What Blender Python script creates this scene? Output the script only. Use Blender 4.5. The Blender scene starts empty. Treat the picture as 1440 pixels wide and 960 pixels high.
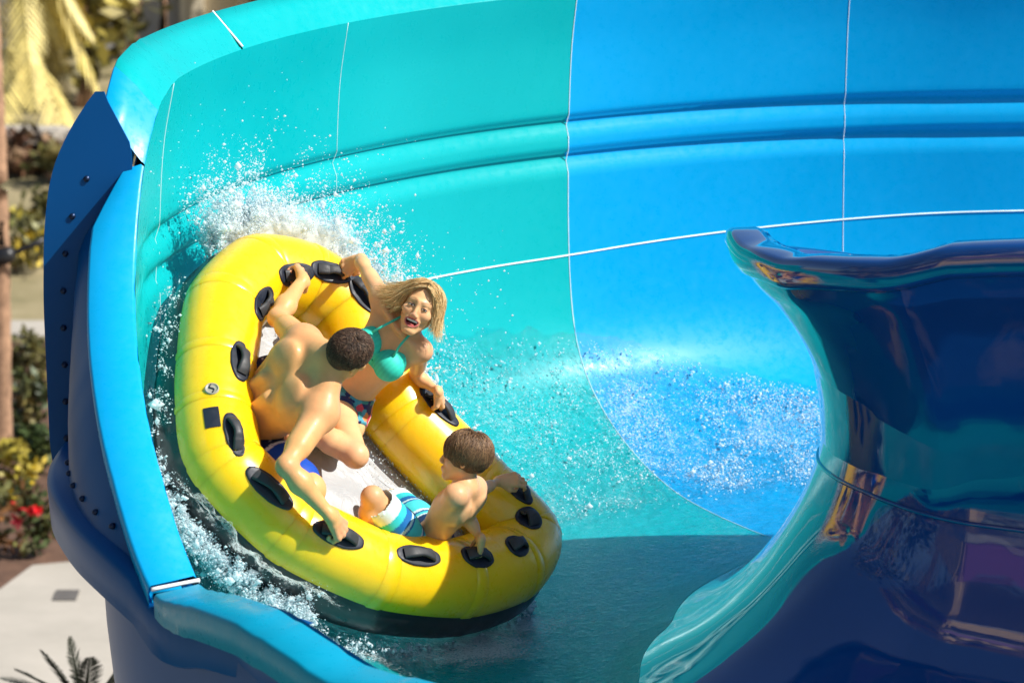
import bpy, bmesh, math, random
import numpy as np
from mathutils import Vector, Matrix, Quaternion

random.seed(4); RNG = np.random.default_rng(11)
scn = bpy.context.scene
COL = scn.collection
R = math.radians

# ------------------------------------------------------------------ camera
PITCH = R(13.0)
CAM = np.array([0.0, -13.64, 8.0])
FPX = 135.0 / 36.0 * 1440.0
cam_data = bpy.data.cameras.new('camera')
cam_data.lens = 135; cam_data.sensor_width = 36; cam_data.clip_start = 0.5; cam_data.clip_end = 2000
cam_data.dof.use_dof = True; cam_data.dof.focus_distance = 14.2; cam_data.dof.aperture_fstop = 3.7
cam = bpy.data.objects.new('camera', cam_data); COL.objects.link(cam)
cam.location = CAM; cam.rotation_euler = (R(90) - PITCH, 0, 0)
scn.camera = cam

# ------------------------------------------------------------------ sky, sun, exposure
SUN_DIR = Vector((0.67, -0.225, 0.705)).normalized()
world = bpy.data.worlds.new('World'); scn.world = world; world.use_nodes = True
wn = world.node_tree; wn.nodes.clear()
sky = wn.nodes.new('ShaderNodeTexSky'); sky.sky_type = 'NISHITA'; sky.sun_disc = False
sky.sun_elevation = math.asin(SUN_DIR.z); sky.sun_rotation = math.atan2(SUN_DIR.x, SUN_DIR.y)
bg = wn.nodes.new('ShaderNodeBackground'); bg.inputs['Strength'].default_value = 0.085
wo = wn.nodes.new('ShaderNodeOutputWorld')
wn.links.new(sky.outputs[0], bg.inputs[0]); wn.links.new(bg.outputs[0], wo.inputs[0])
sd = bpy.data.lights.new('sun', 'SUN'); sd.energy = 5.0; sd.angle = R(0.5); sd.color = (1.0, 0.95, 0.87)
sun = bpy.data.objects.new('sun', sd); COL.objects.link(sun)
sun.rotation_euler = SUN_DIR.to_track_quat('Z', 'Y').to_euler(); sun.location = (8, -4, 20)
vs = scn.view_settings
vs.view_transform = 'Standard'; vs.look = 'None'; vs.gamma = 1.0; vs.exposure = 0.48
vs.use_curve_mapping = False
scn.cycles.max_bounces = 8; scn.cycles.transparent_max_bounces = 12
scn.cycles.caustics_reflective = False; scn.cycles.caustics_refractive = False

# ------------------------------------------------------------------ helpers
def ray(px, py):
    f = np.array([0, math.cos(PITCH), -math.sin(PITCH)]); u = np.array([0, math.sin(PITCH), math.cos(PITCH)])
    return f + (px - 720) / FPX * np.array([1.0, 0, 0]) + (480 - py) / FPX * u

def at_depth(px, py, d):
    return CAM + d * ray(px, py)

def at_z(px, py, z):
    d = ray(px, py); return CAM + d * ((z - CAM[2]) / d[2])

def at_y(px, py, y):
    d = ray(px, py); return CAM + d * ((y - CAM[1]) / d[1])

def on_plane(px, py, P0, n):
    d = ray(px, py); return CAM + d * (np.dot(P0 - CAM, n) / np.dot(d, n))

def V3(p): return np.asarray(p, float)

def link(o, parent=None):
    COL.objects.link(o)
    if parent is not None: o.parent = parent
    return o

def mesh_obj(name, verts, faces, mat=None, parent=None, smooth=True, tri=None):
    me = bpy.data.meshes.new(name)
    me.from_pydata([tuple(map(float, v)) for v in verts], [], [tuple(f) for f in faces])
    if mat:
        for m in (mat if isinstance(mat, (list, tuple)) else [mat]): me.materials.append(m)
    if smooth: me.polygons.foreach_set('use_smooth', [True] * len(me.polygons))
    me.update()
    o = bpy.data.objects.new(name, me); return link(o, parent)

def fast_mesh(name, verts, faces, mat=None, parent=None, smooth=True):
    """numpy arrays in; faces all of one size"""
    me = bpy.data.meshes.new(name)
    nv, nf, k = len(verts), len(faces), faces.shape[1]
    me.vertices.add(nv); me.vertices.foreach_set('co', np.asarray(verts, np.float32).ravel())
    me.loops.add(nf * k); me.loops.foreach_set('vertex_index', faces.astype(np.int32).ravel())
    me.polygons.add(nf); me.polygons.foreach_set('loop_start', np.arange(0, nf * k, k, dtype=np.int32))
    try: me.polygons.foreach_set('loop_total', np.full(nf, k, np.int32))
    except Exception: pass
    me.polygons.foreach_set('use_smooth', np.full(nf, smooth))
    me.update(calc_edges=True); me.validate()
    if mat: me.materials.append(mat)
    o = bpy.data.objects.new(name, me); return link(o, parent)

def grid_faces(nu, nv, closed_u=False, closed_v=False):
    a = np.arange(nu * nv).reshape(nu, nv)
    if closed_u: a = np.vstack([a, a[:1]])
    if closed_v: a = np.hstack([a, a[:, :1]])
    return np.stack([a[:-1, :-1], a[1:, :-1], a[1:, 1:], a[:-1, 1:]], -1).reshape(-1, 4)

def grid_obj(name, P, mat, parent=None, closed_u=False, closed_v=False, flip=False, smooth=True):
    P = np.asarray(P); f = grid_faces(P.shape[0], P.shape[1], closed_u, closed_v)
    if flip: f = f[:, ::-1]
    return fast_mesh(name, P.reshape(-1, 3), f, mat, parent, smooth)

def crspline(pts, n, closed=False):
    """Catmull-Rom through pts, n samples, any dimension"""
    p = np.asarray(pts, float)
    if closed: q = np.vstack([p[-1:], p, p[:2]]); m = len(p)
    else: q = np.vstack([2 * p[:1] - p[1:2], p, 2 * p[-1:] - p[-2:-1]]); m = len(p) - 1
    t = np.linspace(0, m, n, endpoint=not closed); i = np.minimum(t.astype(int), m - 1); t = (t - i)[:, None]
    a, b, c, d = q[i], q[i + 1], q[i + 2], q[i + 3]
    return 0.5 * (2 * b + (c - a) * t + (2 * a - 5 * b + 4 * c - d) * t ** 2 + (3 * b - a - 3 * c + d) * t ** 3)

def sweep(path, rad, nseg=10, closed=False, up=(0, 0, 1), squash=1.0):
    """verts grid (n, nseg, 3) of a tube along path; rad scalar or array"""
    p = np.asarray(path, float); n = len(p)
    if closed: t = np.roll(p, -1, 0) - np.roll(p, 1, 0)
    else: t = np.gradient(p, axis=0)
    t /= np.linalg.norm(t, axis=1)[:, None] + 1e-12
    upv = np.tile(np.asarray(up, float), (n, 1))
    s = np.cross(t, upv); s /= np.linalg.norm(s, axis=1)[:, None] + 1e-12
    w = np.cross(s, t)
    rad = np.broadcast_to(np.asarray(rad, float), (n,))
    a = np.linspace(0, 2 * np.pi, nseg, endpoint=False)
    return p[:, None] + rad[:, None, None] * (np.cos(a)[None, :, None] * s[:, None] + squash * np.sin(a)[None, :, None] * w[:, None])

def tube(name, path, rad, mat, parent=None, nseg=10, closed=False, up=(0, 0, 1), caps=True, squash=1.0):
    G = sweep(path, rad, nseg, closed, up, squash)
    f = grid_faces(G.shape[0], nseg, closed, True).tolist(); v = G.reshape(-1, 3).tolist()
    if caps and not closed:
        f.append(list(range(nseg))); n0 = (G.shape[0] - 1) * nseg; f.append([n0 + k for k in range(nseg)][::-1])
    return mesh_obj(name, v, f, mat, parent)

def box_geo(c, s, rot=None, bev=0.0):
    bm = bmesh.new(); bmesh.ops.create_cube(bm, size=1.0)
    for v in bm.verts: v.co = Vector((v.co.x * s[0], v.co.y * s[1], v.co.z * s[2]))
    if bev: bmesh.ops.bevel(bm, geom=bm.edges[:], offset=bev, segments=2, affect='EDGES')
    if rot is not None: bmesh.ops.transform(bm, matrix=rot.to_4x4(), verts=bm.verts)
    bmesh.ops.translate(bm, vec=Vector(c), verts=bm.verts)
    v = [tuple(x.co) for x in bm.verts]; f = [[q.index for q in p.verts] for p in bm.faces]; bm.free()
    return v, f

def box(name, c, s, mat, parent=None, rot=None, bev=0.0, smooth=False):
    v, f = box_geo(c, s, rot, bev); return mesh_obj(name, v, f, mat, parent, smooth)

def tag(o, label=None, cat=None, group=None, kind=None):
    if label: o['label'] = label
    if cat: o['category'] = cat
    if group: o['group'] = group
    if kind: o['kind'] = kind
    return o

def empty(name, loc, label=None, cat=None, group=None):
    o = bpy.data.objects.new(name, None); o.empty_display_size = 0.1; link(o); o.location = Vector(loc)
    return tag(o, label, cat, group)

def sub(o, part):
    """a piece of a part that already stands in world coordinates"""
    o.parent = part; return o

def adopt(o, root):
    """make o (built in world coordinates) a child of root, staying where it is"""
    o.parent = root; o.matrix_parent_inverse = Matrix.Translation(-Vector(root.location)); return o

# ------------------------------------------------------------------ materials
def mat_new(name):
    m = bpy.data.materials.new(name); m.use_nodes = True
    nt = m.node_tree; b = nt.nodes['Principled BSDF']
    return m, nt, b

def N(nt, t, **kw):
    n = nt.nodes.new(t)
    for k, v in kw.items():
        if k in n.inputs: n.inputs[k].default_value = v
        else: setattr(n, k, v)
    return n

def noise(nt, scale, detail=4, rough=0.55, coord=None, dist=0.0, dims='3D'):
    n = nt.nodes.new('ShaderNodeTexNoise'); n.noise_dimensions = dims
    n.inputs['Scale'].default_value = scale; n.inputs['Detail'].default_value = detail
    n.inputs['Roughness'].default_value = rough; n.inputs['Distortion'].default_value = dist
    if coord is not None: nt.links.new(coord, n.inputs['Vector'])
    return n

def ramp(nt, src, stops, interp='LINEAR'):
    r = nt.nodes.new('ShaderNodeValToRGB'); r.color_ramp.interpolation = interp
    els = r.color_ramp.elements
    while len(els) < len(stops): els.new(0.5)
    for e, (p, c) in zip(els, stops):
        e.position = p; e.color = tuple(c) + (1,) if len(c) == 3 else tuple(c)
    nt.links.new(src, r.inputs[0]); return r

def bump(nt, b, src, strength=0.2, dist=0.01, chain=None):
    n = nt.nodes.new('ShaderNodeBump'); n.inputs['Strength'].default_value = strength
    n.inputs['Distance'].default_value = dist
    nt.links.new(src, n.inputs['Height'])
    if chain is not None: nt.links.new(chain.outputs[0], n.inputs['Normal'])
    nt.links.new(n.outputs[0], b.inputs['Normal']); return n

def geo_pos(nt):
    g = nt.nodes.new('ShaderNodeNewGeometry'); return g.outputs['Position']

def simple(name, col, rough=0.5, var=0.12, scale=8.0, bmp=0.15, bdist=0.004, bscale=None, metal=0.0, spec=0.5, coat=0.0, sss=0.0):
    m, nt, b = mat_new(name)
    p = nt.nodes.new('ShaderNodeTexCoord').outputs['Object']
    n = noise(nt, scale, 5, 0.6, p)
    lo = [max(0, c * (1 - var)) for c in col]; hi = [min(1, c * (1 + var)) for c in col]
    r = ramp(nt, n.outputs[0], [(0.3, lo), (0.7, hi)])
    nt.links.new(r.outputs[0], b.inputs['Base Color'])
    b.inputs['Roughness'].default_value = rough; b.inputs['Metallic'].default_value = metal
    b.inputs['Specular IOR Level'].default_value = spec; b.inputs['Coat Weight'].default_value = coat
    if bmp:
        n2 = noise(nt, bscale or scale * 6, 4, 0.6, p); bump(nt, b, n2.outputs[0], bmp, bdist)
    if sss:
        b.inputs['Subsurface Weight'].default_value = sss; b.inputs['Subsurface Radius'].default_value = (0.012, 0.005, 0.003)
        b.inputs['Subsurface Scale'].default_value = 1.0
    return m

def plastic(name, col, rough=0.34, wav=0.08, wscale=1.4, fine=0.004, coat=0.0, spec=0.20, streak=0.05):
    """gel-coated fibreglass: faint waviness, water film streaks, spots of dirt"""
    m, nt, b = mat_new(name); p = geo_pos(nt)
    n = noise(nt, 1.3, 4, 0.5, p)
    n3 = noise(nt, 26.0, 4, 0.7, p)
    mx = N(nt, 'ShaderNodeMath', operation='MULTIPLY_ADD'); mx.inputs[1].default_value = 0.25
    nt.links.new(n3.outputs[0], mx.inputs[0]); nt.links.new(n.outputs[0], mx.inputs[2])
    r = ramp(nt, mx.outputs[0], [(0.35, [c * (1 - streak) for c in col]), (0.85, [min(1, c * (1 + streak) + 0.004) for c in col])])
    nt.links.new(r.outputs[0], b.inputs['Base Color'])
    rr = ramp(nt, n3.outputs[0], [(0.35, (rough * 0.7,) * 3), (0.75, (rough * 1.5,) * 3)])
    nt.links.new(rr.outputs[0], b.inputs['Roughness'])
    b.inputs['Coat Weight'].default_value = coat; b.inputs['Coat Roughness'].default_value = 0.04; b.inputs['Specular IOR Level'].default_value = spec
    b1 = nt.nodes.new('ShaderNodeBump'); b1.inputs['Strength'].default_value = wav; b1.inputs['Distance'].default_value = 0.05
    nw = noise(nt, wscale, 2, 0.4, p); nt.links.new(nw.outputs[0], b1.inputs['Height'])
    bump(nt, b, n3.outputs[0], fine, 0.01, b1)
    return m

M = {}
M['teal'] = plastic('teal_fibreglass', (0.0, 0.38, 0.40))
M['blue'] = plastic('blue_fibreglass', (0.0, 0.33, 0.68))
M['lip_mix'] = plastic('turquoise_blue_fibreglass', (0.0, 0.27, 0.44))
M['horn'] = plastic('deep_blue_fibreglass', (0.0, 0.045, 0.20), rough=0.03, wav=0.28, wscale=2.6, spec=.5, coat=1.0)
M['outer'] = simple('outer_blue_fibreglass', (0.0, 0.075, 0.26), .38, .05, 1.5, bmp=0, spec=.16)
M['joint'] = simple('white_sealant', (0.78, 0.84, 0.86), 0.5)
M['bolt'] = simple('bolt_steel', (0.012, 0.03, 0.08), 0.4, metal=0.6)
M['steel'] = simple('painted_steel', (0.35, 0.38, 0.4), 0.5)

# ------------------------------------------------------------------ the slide
CX, CY, ZF = 1.9, -0.3, 3.78
TH_END = 245.0
def frame_at(th):
    """plan origin and outward direction at parameter th (degrees round the turn; straight runs outside 90..245)"""
    if th < 90:
        L = (90 - th) * 0.05; return np.array([CX + L, CY]), np.array([0.0, 1.0])
    if th > TH_END:
        L = (th - TH_END) * 0.05; a = R(TH_END)
        return np.array([CX, CY]) + L * np.array([-math.sin(a), math.cos(a)]), np.array([math.cos(a), math.sin(a)])
    a = R(th); return np.array([CX, CY]), np.array([math.cos(a), math.sin(a)])

def interp(x, xs, ys): return float(np.interp(x, xs, ys))
def smooth_interp(x, xs, ys):
    # average of piecewise linear over a small window: rounded corners
    return float(np.mean([np.interp(x + d, xs, ys) for d in (-3, -2, -1, 0, 1, 2, 3)]))
def sharp_interp(x, xs, ys):
    return float(np.mean([np.interp(x + d, xs, ys) for d in (-.9, -.6, -.3, 0, .3, .6, .9)]))

def floor_z(th): return ZF + smooth_interp(th, [40, 121, 200, 214, 235, 260, 320], [0.06, 0.0, -0.02, -.05, -.24, -0.34, -0.5])
def rim_out(th): return sharp_interp(th, [60, 172, 176, 178.5, 180.5, 183, 186, 192, 198, 203.5, 206, 210, 214, 219, 223, 235, 320],
                                     [2.02, 2.02, 1.98, 1.86, 1.72, 1.52, 1.36, 1.15, 0.92, 0.64, 0.66, 0.72, 0.76, 0.78, 0.765, .9, .9])
def rim_in(th): return smooth_interp(th, [60, 125, 150, 172, 182, 195, 212, 235, 250, 270, 320],
                                     [0.85, 1.17, 1.28, 1.43, 1.47, 1.46, 1.50, 1.76, 1.92, 2.08, 2.2])
R0 = 1.20
OUT = crspline([(1.26, .105), (1.42, .045), (1.6, .012), (1.8, 0), (2.13, .006), (2.4, .035), (2.67, .115), (2.9, .235), (3.06, .37), (3.155, .53), (3.2, .72),
                (3.22, .95), (3.225, 1.2), (3.22, 1.5), (3.20, 1.78), (3.155, 2.02)], 420)
INN = crspline([(1.26, .105), (1.14, .18), (1.03, .29), (.93, .44), (.85, .60), (.80, .75), (.78, .88),
                (.795, 1.0), (.84, 1.13), (.905, 1.25), (.985, 1.36), (1.06, 1.44), (1.10, 1.50)], 260)
def groove(h):
    g = np.zeros_like(h)
    for z0 in (1.25, 1.40):
        g += np.interp(h, [z0 - .004, z0 + .004, z0 + .06, z0 + .075, z0 + .085], [0, .005, .029, .027, 0])
    return g

def outer_rows(th, rows):
    hr = rim_out(th); k = OUT[:, 1] <= hr + 1e-6; last = np.nonzero(k)[0][-1]
    i = np.linspace(0, last, rows); r = np.interp(i, np.arange(len(OUT)), OUT[:, 0]); h = np.interp(i, np.arange(len(OUT)), OUT[:, 1])
    if hr > 1.5: r = r + groove(h)
    r = r + foot(th) * np.clip((2.6 - r) / (2.6 - 1.26), 0, 1) ** 1.3
    return r, h

def foot(th): return smooth_interp(th, [150, 180, 203, 226, 250, 320], [0, .06, .32, .72, .88, .88])
def ring(th, r, h):
    O, d = frame_at(th); return np.column_stack([O[0] + r * d[0], O[1] + r * d[1], floor_z(th) + h])

slide = empty('water_slide', (CX, CY, 0), 'curving teal and blue water slide trough with tall banked outer wall', 'water slide')
def ths(a, b, step=1.0):
    return np.linspace(a, b, max(2, int(round((b - a) / step)) + 1))

JOINTS = [40, 75, 98, 121, 144, 172, 203.5, 236, 270, 320]
PANEL_COL = ['blue', 'blue', 'blue', 'teal', 'teal', 'teal', 'teal', 'teal', 'teal']
for k in range(len(JOINTS) - 1):
    T = ths(JOINTS[k], JOINTS[k + 1])
    P = np.array([ring(t, *outer_rows(t, 220)) for t in T])
    o = grid_obj('wall_panel', P, M[PANEL_COL[k]], flip=True); adopt(o, slide)
    # white joint bead down the panel edge
    if 0 < k:
        r, h = outer_rows(JOINTS[k], 90); m_ = (h > (.30 if k > 3 else -1)) & (r > 1.5); r, h = r[m_], h[m_]; q = ring(JOINTS[k], r - 0.0005, h + 0.0005)
        adopt(tube('joint_bead', q, (0.0016 if k < 3 else .0011) if k != 3 else 0.0024, M['joint'], nseg=6, up=(frame_at(JOINTS[k])[1][0] * 0.3, frame_at(JOINTS[k])[1][1] * 0.3, 0.9)), slide)
# long sealant seam half way up the outer wall
def wall_r(h): return float(np.interp(h, OUT[:, 1], OUT[:, 0]))
q = []
for t in ths(60, 147, 1.0):
    h = smooth_interp(t, [60, 90, 121, 168], [.965, .955, .88, .88]); O, d = frame_at(t); r = wall_r(h) - 0.001
    q.append((O[0] + r * d[0], O[1] + r * d[1], floor_z(t) + h))
adopt(tube('wall_seam', q, 0.0042, M['joint'], nseg=6), slide)

# inner wall, curling out over the trough like a breaking wave
inner = []
def inner_rows(th, rows=90):
    s = (rim_in(th) - INN[0, 1]) / (1.5 - INN[0, 1]); i = np.linspace(0, len(INN) - 1, rows)
    r = np.interp(i, np.arange(len(INN)), INN[:, 0]); h = INN[0, 1] + (np.interp(i, np.arange(len(INN)), INN[:, 1]) - INN[0, 1]) * s
    r = r + foot(th) * np.clip((.62 - h) / (.62 - INN[0, 1]), 0, 1) ** 2.0
    return r, h
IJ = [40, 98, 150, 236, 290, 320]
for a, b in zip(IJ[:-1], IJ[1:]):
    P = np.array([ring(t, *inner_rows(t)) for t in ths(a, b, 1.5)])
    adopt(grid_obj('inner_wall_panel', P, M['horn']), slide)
# rolled lip on the inner wall: out, up, back in
lipT = ths(40, 320, 1.5); P = []
for t in lipT:
    r, h = inner_rows(t); r1, h1 = r[-1], h[-1]
    w = smooth_interp(t, [150, 176, 190], [0.02, 0.05, 0.06])
    prof = [(r1, h1), (r1 + .012, h1 - .006), (r1 + .03, h1 + .004), (r1 + .04, h1 + .025), (r1 + .045, h1 + .06), (r1 + .04, h1 + .098), (r1 + .02, h1 + .108),
            (r1 - .06, h1 + .112), (r1 - .10, h1 + .10), (r1 - .11, h1 + .05), (r1 - .14, h1 - .02), (r1 - .22, h1 - .14), (r1 - .30, h1 - .5), (r1 - .33, h1 - .9)]
    pp = np.array(prof); P.append(ring(t, np.maximum(pp[:, 0], .25), pp[:, 1]))
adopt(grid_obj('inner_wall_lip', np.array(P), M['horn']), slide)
def seam_h(t): return .72 + .85 * (floor_z(165) - floor_z(t))
q = [ring(t, np.array([np.interp(seam_h(t), inner_rows(t)[1], inner_rows(t)[0])]), np.array([seam_h(t)]))[0] for t in ths(165, 320, 1.5)]
adopt(tube('inner_wall_seam', q, 0.008, M['horn'], nseg=8), slide)

# outer lips (flanges) and the outside skin
def lip_shape(th):
    if th < 179.5: w, dz = interp(th, [60, 155, 176, 179.5], [.12, .12, .16, .15]), interp(th, [60, 170, 179.5], [.13, .13, .16])
    else: w, dz = interp(th, [179.5, 182.0, 320], [.075, .165, .165]), -.012
    sk = smooth_interp(th, [60, 180, 203, 206, 320], [.05, .05, .05, .10, .10])
    return w, dz, sk
def lip_grid(T, back=True):
    P = []
    for t in T:
        r, h = outer_rows(t, 60); r1, h1 = r[-1], h[-1]; w, dz, sk = lip_shape(t)
        pr = [(r1, h1), (r1 + .004, h1 + .006), (r1 + .012, h1 + .012), (r1 + w * .5, h1 + .010 + dz * .55), (r1 + w - .008, h1 + .008 + dz), (r1 + w, h1 + dz),
              (r1 + w + .003, h1 + dz - .012), (r1 + w, h1 + dz - sk), (r1 + w - .012, h1 + dz - sk - .002), (r1 + w - .014, h1 + dz - sk * .3), (r1 + .05, h1 - .03)]
        pr = np.array(pr); P.append(ring(t, pr[:, 0], pr[:, 1]))
    return np.array(P)
for a, b, c in [(40, 98, 'blue'), (98, 121, 'blue'), (121.15, 158, 'teal'), (158.25, 176.4, 'teal'), (176.42, 179.45, 'blue'), (179.52, 203.2, 'blue'), (204.0, 236, 'lip_mix'), (236, 320, 'lip_mix')]:
    adopt(grid_obj('rim_lip', lip_grid(ths(a, b, .8)), M[c], flip=True), slide)
for t in (158.1, 203.6):   # white sealant in the lip joints
    w, dz, sk = lip_shape(t); r, h = outer_rows(t, 60)
    pr = np.array([(r[-1] + x * w, h[-1] + dz * x + .010) for x in np.linspace(.0, 1, 9)])
    adopt(tube('lip_joint_bead', ring(t, pr[:, 0], pr[:, 1]), .005 if t < 160 else .007, M['joint'], nseg=6), slide)
# outside skin of the trough
for a, b in [(40, 98), (98, 144), (144, 172), (172, 203.5), (203.5, 236), (236, 320)]:
    P = []
    for t in ths(a, b, 1.5):
        r, h = outer_rows(t, 40); r = r[::-1] + .045; h = h[::-1] - .035
        pp = np.column_stack([r, h]); pp = np.vstack([pp, [(1.2, -.06), (.9, .05), (.7, .4)]])
        P.append(ring(t, pp[:, 0], pp[:, 1]))
    adopt(grid_obj('outer_skin', np.array(P), M['outer']), slide)
# fairing and joint plate outside the steep left part of the rim
def fr(th): return smooth_interp(th, [170, 176, 188, 197, 204, 213], [3.40, 3.50, 3.57, 3.50, 3.36, 3.14])
def fw(th): return smooth_interp(th, [170, 178, 190, 199, 204.5], [3.40, 3.44, 3.475, 3.44, 3.34])
P = []
FT = ths(179.75, 204.2, .8)
def fair_prof(t):
    r, h = outer_rows(t, 60); w, dz, sk = lip_shape(t); r1 = r[-1] + w - .015; h1 = h[-1] + dz - .012
    rf = fr(t); hb = smooth_interp(t, [168, 190, 200, 204.2], [.78, .78, .70, .60]) 
    hb = min(hb, h1 - .05)
    top = min(h1 - .02, 2.1)
    return r1, h1, rf, hb, top
for t in FT:
    r1, h1, rf, hb, top = fair_prof(t)
    hs = np.linspace(top, hb, 16); s = np.clip((top - hs) / .30, 0, 1); rr = r1 - .02 + (np.maximum(fw(t), r1 - .02) - r1 + .02) * np.sin(s * np.pi / 2)
    P.append(ring(t, rr, hs))
adopt(grid_obj('side_fairing', np.array(P), M['outer'], flip=True), slide)
P = []
for t in ths(176, 212, .8):     # the bottom flange of the fairing
    r1, h1, rf, hb, top = fair_prof(t)
    rb = rf - .03
    pr = np.array([(rb - .16, hb + .03), (rb - .01, hb + .012), (rb + .012, hb + .0), (rb + .016, hb - .02), (rb + .006, hb - .16), (rb - .01, hb - .17), (rb - .24, hb - .19)])
    P.append(ring(t, pr[:, 0], pr[:, 1]))
adopt(grid_obj('fairing_flange', np.array(P), M['outer'], flip=True), slide)
# the lower outside wall under the fairing and the front rim
P = []
for t in ths(178, 260, 1.5):
    rr = smooth_interp(t, [178, 195, 204, 214, 260], [3.36, 3.36, 3.24, 3.17, 3.17])
    h = np.array([.72, .62, .45, .25, .05, -.2, -.5]); P.append(ring(t, rr + np.array([-.05, 0, .0, -.01, -.03, -.07, -.14]), np.minimum(h, rim_out(t) - .03)))
adopt(grid_obj('lower_skirt_panel', np.array(P), M['outer'], flip=True), slide)
# vertical joint plate standing out of the wall, with bolts
tp = 179.55
hs = np.linspace(2.05, .5, 44)
ro = np.array([interp(h, [.5, .72, 1.3, 1.57, 1.77, 1.88, 1.97, 2.06, 2.12], [3.50, 3.56, 3.57, 3.56, 3.53, 3.48, 3.43, 3.36, 3.30]) for h in hs]); ro[2:-2] = np.convolve(ro, np.ones(5) / 5, 'valid'); ri = np.minimum(np.interp(hs, [1.70, 1.86, 2.04], [3.24, 3.245, 3.335]), ro - .02)
P = [ring(tp - .1, ri, hs), ring(tp - .1, ro, hs), ring(tp + .1, ro, hs), ring(tp + .1, ri, hs)]
adopt(grid_obj('joint_plate', np.array(P), M['outer'], closed_u=True, smooth=False), slide)

def bolt(c, nrm):
    nrm = V3(nrm) / np.linalg.norm(nrm)
    return adopt(tube('bolt', [V3(c) - nrm * .005, V3(c) + nrm * .007, V3(c) + nrm * .014], [.012, .011, .006], M['bolt'], nseg=6, up=(0.1, 0.2, 0.97)), slide)
for k in range(9):
    h = 1.74 - k * .135; t = tp + .1; r = interp(h, [.5, .72, 1.3, 1.55, 1.75], [3.44, 3.5, 3.5, 3.48, 3.40])
    a = R(t); bolt(ring(t, np.array([r]), np.array([h]))[0], (math.sin(a), -math.cos(a), 0))
for k, t in enumerate((188, 190, 192, 194, 196, 198, 200)):
    r1, h1, rf, hb, top = fair_prof(t); O, d = frame_at(t)
    h = hb + .06 
    s = min(1, (top - h) / .30); rr = r1 - .02 + (max(fw(t), r1 - .02) - r1 + .02) * math.sin(s * math.pi / 2)
    bolt(ring(t, np.array([rr]), np.array([h]))[0], (d[0], d[1], 0))
for k in range(5):
    t = 190; r1, h1, rf, hb, top = fair_prof(t); h = .95 + k * .0 + .0; 
# supporting steel columns under the trough
for (x, y) in [(-.5, .9), (1.2, 2.0), (4.2, 2.0), (-.2, -1.6), (3.4, -2.2), (1.9, -.3)]:
    adopt(tube('support_column', [(x, y, -.05), (x, y, 3.79)], .11, M['steel'], nseg=16), slide)
# ------------------------------------------------------------------ the raft
RN = np.array([.59, -.44, .68]); RN /= np.linalg.norm(RN)
RP0 = at_depth(510, 620, 14.05)
def J(px, py, h): return on_plane(px, py, RP0 + RN * h, RN)

def vinyl(name, col, rough, crease=0.3, coat=0.3):
    m, nt, b = mat_new(name); p = nt.nodes.new('ShaderNodeTexCoord').outputs['Object']
    n = noise(nt, 3.0, 5, 0.6, p); r = ramp(nt, n.outputs[0], [(0.3, [c * .93 for c in col]), (0.72, [min(1, c * 1.05) for c in col])])
    nt.links.new(r.outputs[0], b.inputs['Base Color'])
    n2 = noise(nt, 30, 5, 0.65, p); rr = ramp(nt, n2.outputs[0], [(0.3, (rough * .75,) * 3), (0.75, (rough * 1.4,) * 3)]); nt.links.new(rr.outputs[0], b.inputs['Roughness'])
    b.inputs['Coat Weight'].default_value = coat; b.inputs['Coat Roughness'].default_value = .15
    b1 = nt.nodes.new('ShaderNodeBump'); b1.inputs['Strength'].default_value = crease; b1.inputs['Distance'].default_value = .02
    n3 = noise(nt, 5.5, 3, 0.5, p, dist=.6); nt.links.new(n3.outputs[0], b1.inputs['Height'])
    bump(nt, b, n2.outputs[0], .06, .004, b1)
    return m
M['yellow'] = vinyl('yellow_vinyl', (.94, .56, .004), .30, .22)
_b = M['yellow'].node_tree.nodes['Principled BSDF']; _b.inputs['Subsurface Weight'].default_value = .4; _b.inputs['Subsurface Radius'].default_value = (.09, .055, .004); _b.inputs['Subsurface Scale'].default_value = 1.0
M['black_rubber'] = vinyl('black_rubber', (.012, .014, .016), .34, .15)
M['pad'] = vinyl('black_handle_vinyl', (.008, .013, .026), .5, .3, 0.0)
M['strap'] = vinyl('webbing', (.03, .032, .036), .58, .5, 0)
M['grey'] = simple('grey_valve_plastic', (.30, .29, .24), .45)
def floor_mat():
    m, nt, b = mat_new('white_raft_floor'); p = nt.nodes.new('ShaderNodeTexCoord').outputs['Object']
    n = noise(nt, 7, 5, .6, p); r = ramp(nt, n.outputs[0], [(.3, (.32, .34, .36)), (.7, (.42, .43, .44))]); nt.links.new(r.outputs[0], b.inputs['Base Color'])
    b.inputs['Roughness'].default_value = .35
    n2 = noise(nt, 9, 6, .6, p, dist=1.2); bump(nt, b, n2.outputs[0], .5, .03); return m
M['raft_floor'] = floor_mat()

raft = empty('inflatable_raft', RP0, 'yellow and black inflatable raft tilting up the curved slide wall with three riders', 'raft')
RCTR = [(314, 434), (302, 520), (301, 590), (312, 656), (402, 746), (522, 802), (640, 815), (714, 794), (735, 756), (669, 690), (569, 590), (512, 500), (482, 436), (428, 396), (362, 385)]
RC = np.array([J(x, y, 0) for x, y in RCTR]); NRC = len(RC); SUB = 20
RT = .152
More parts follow.
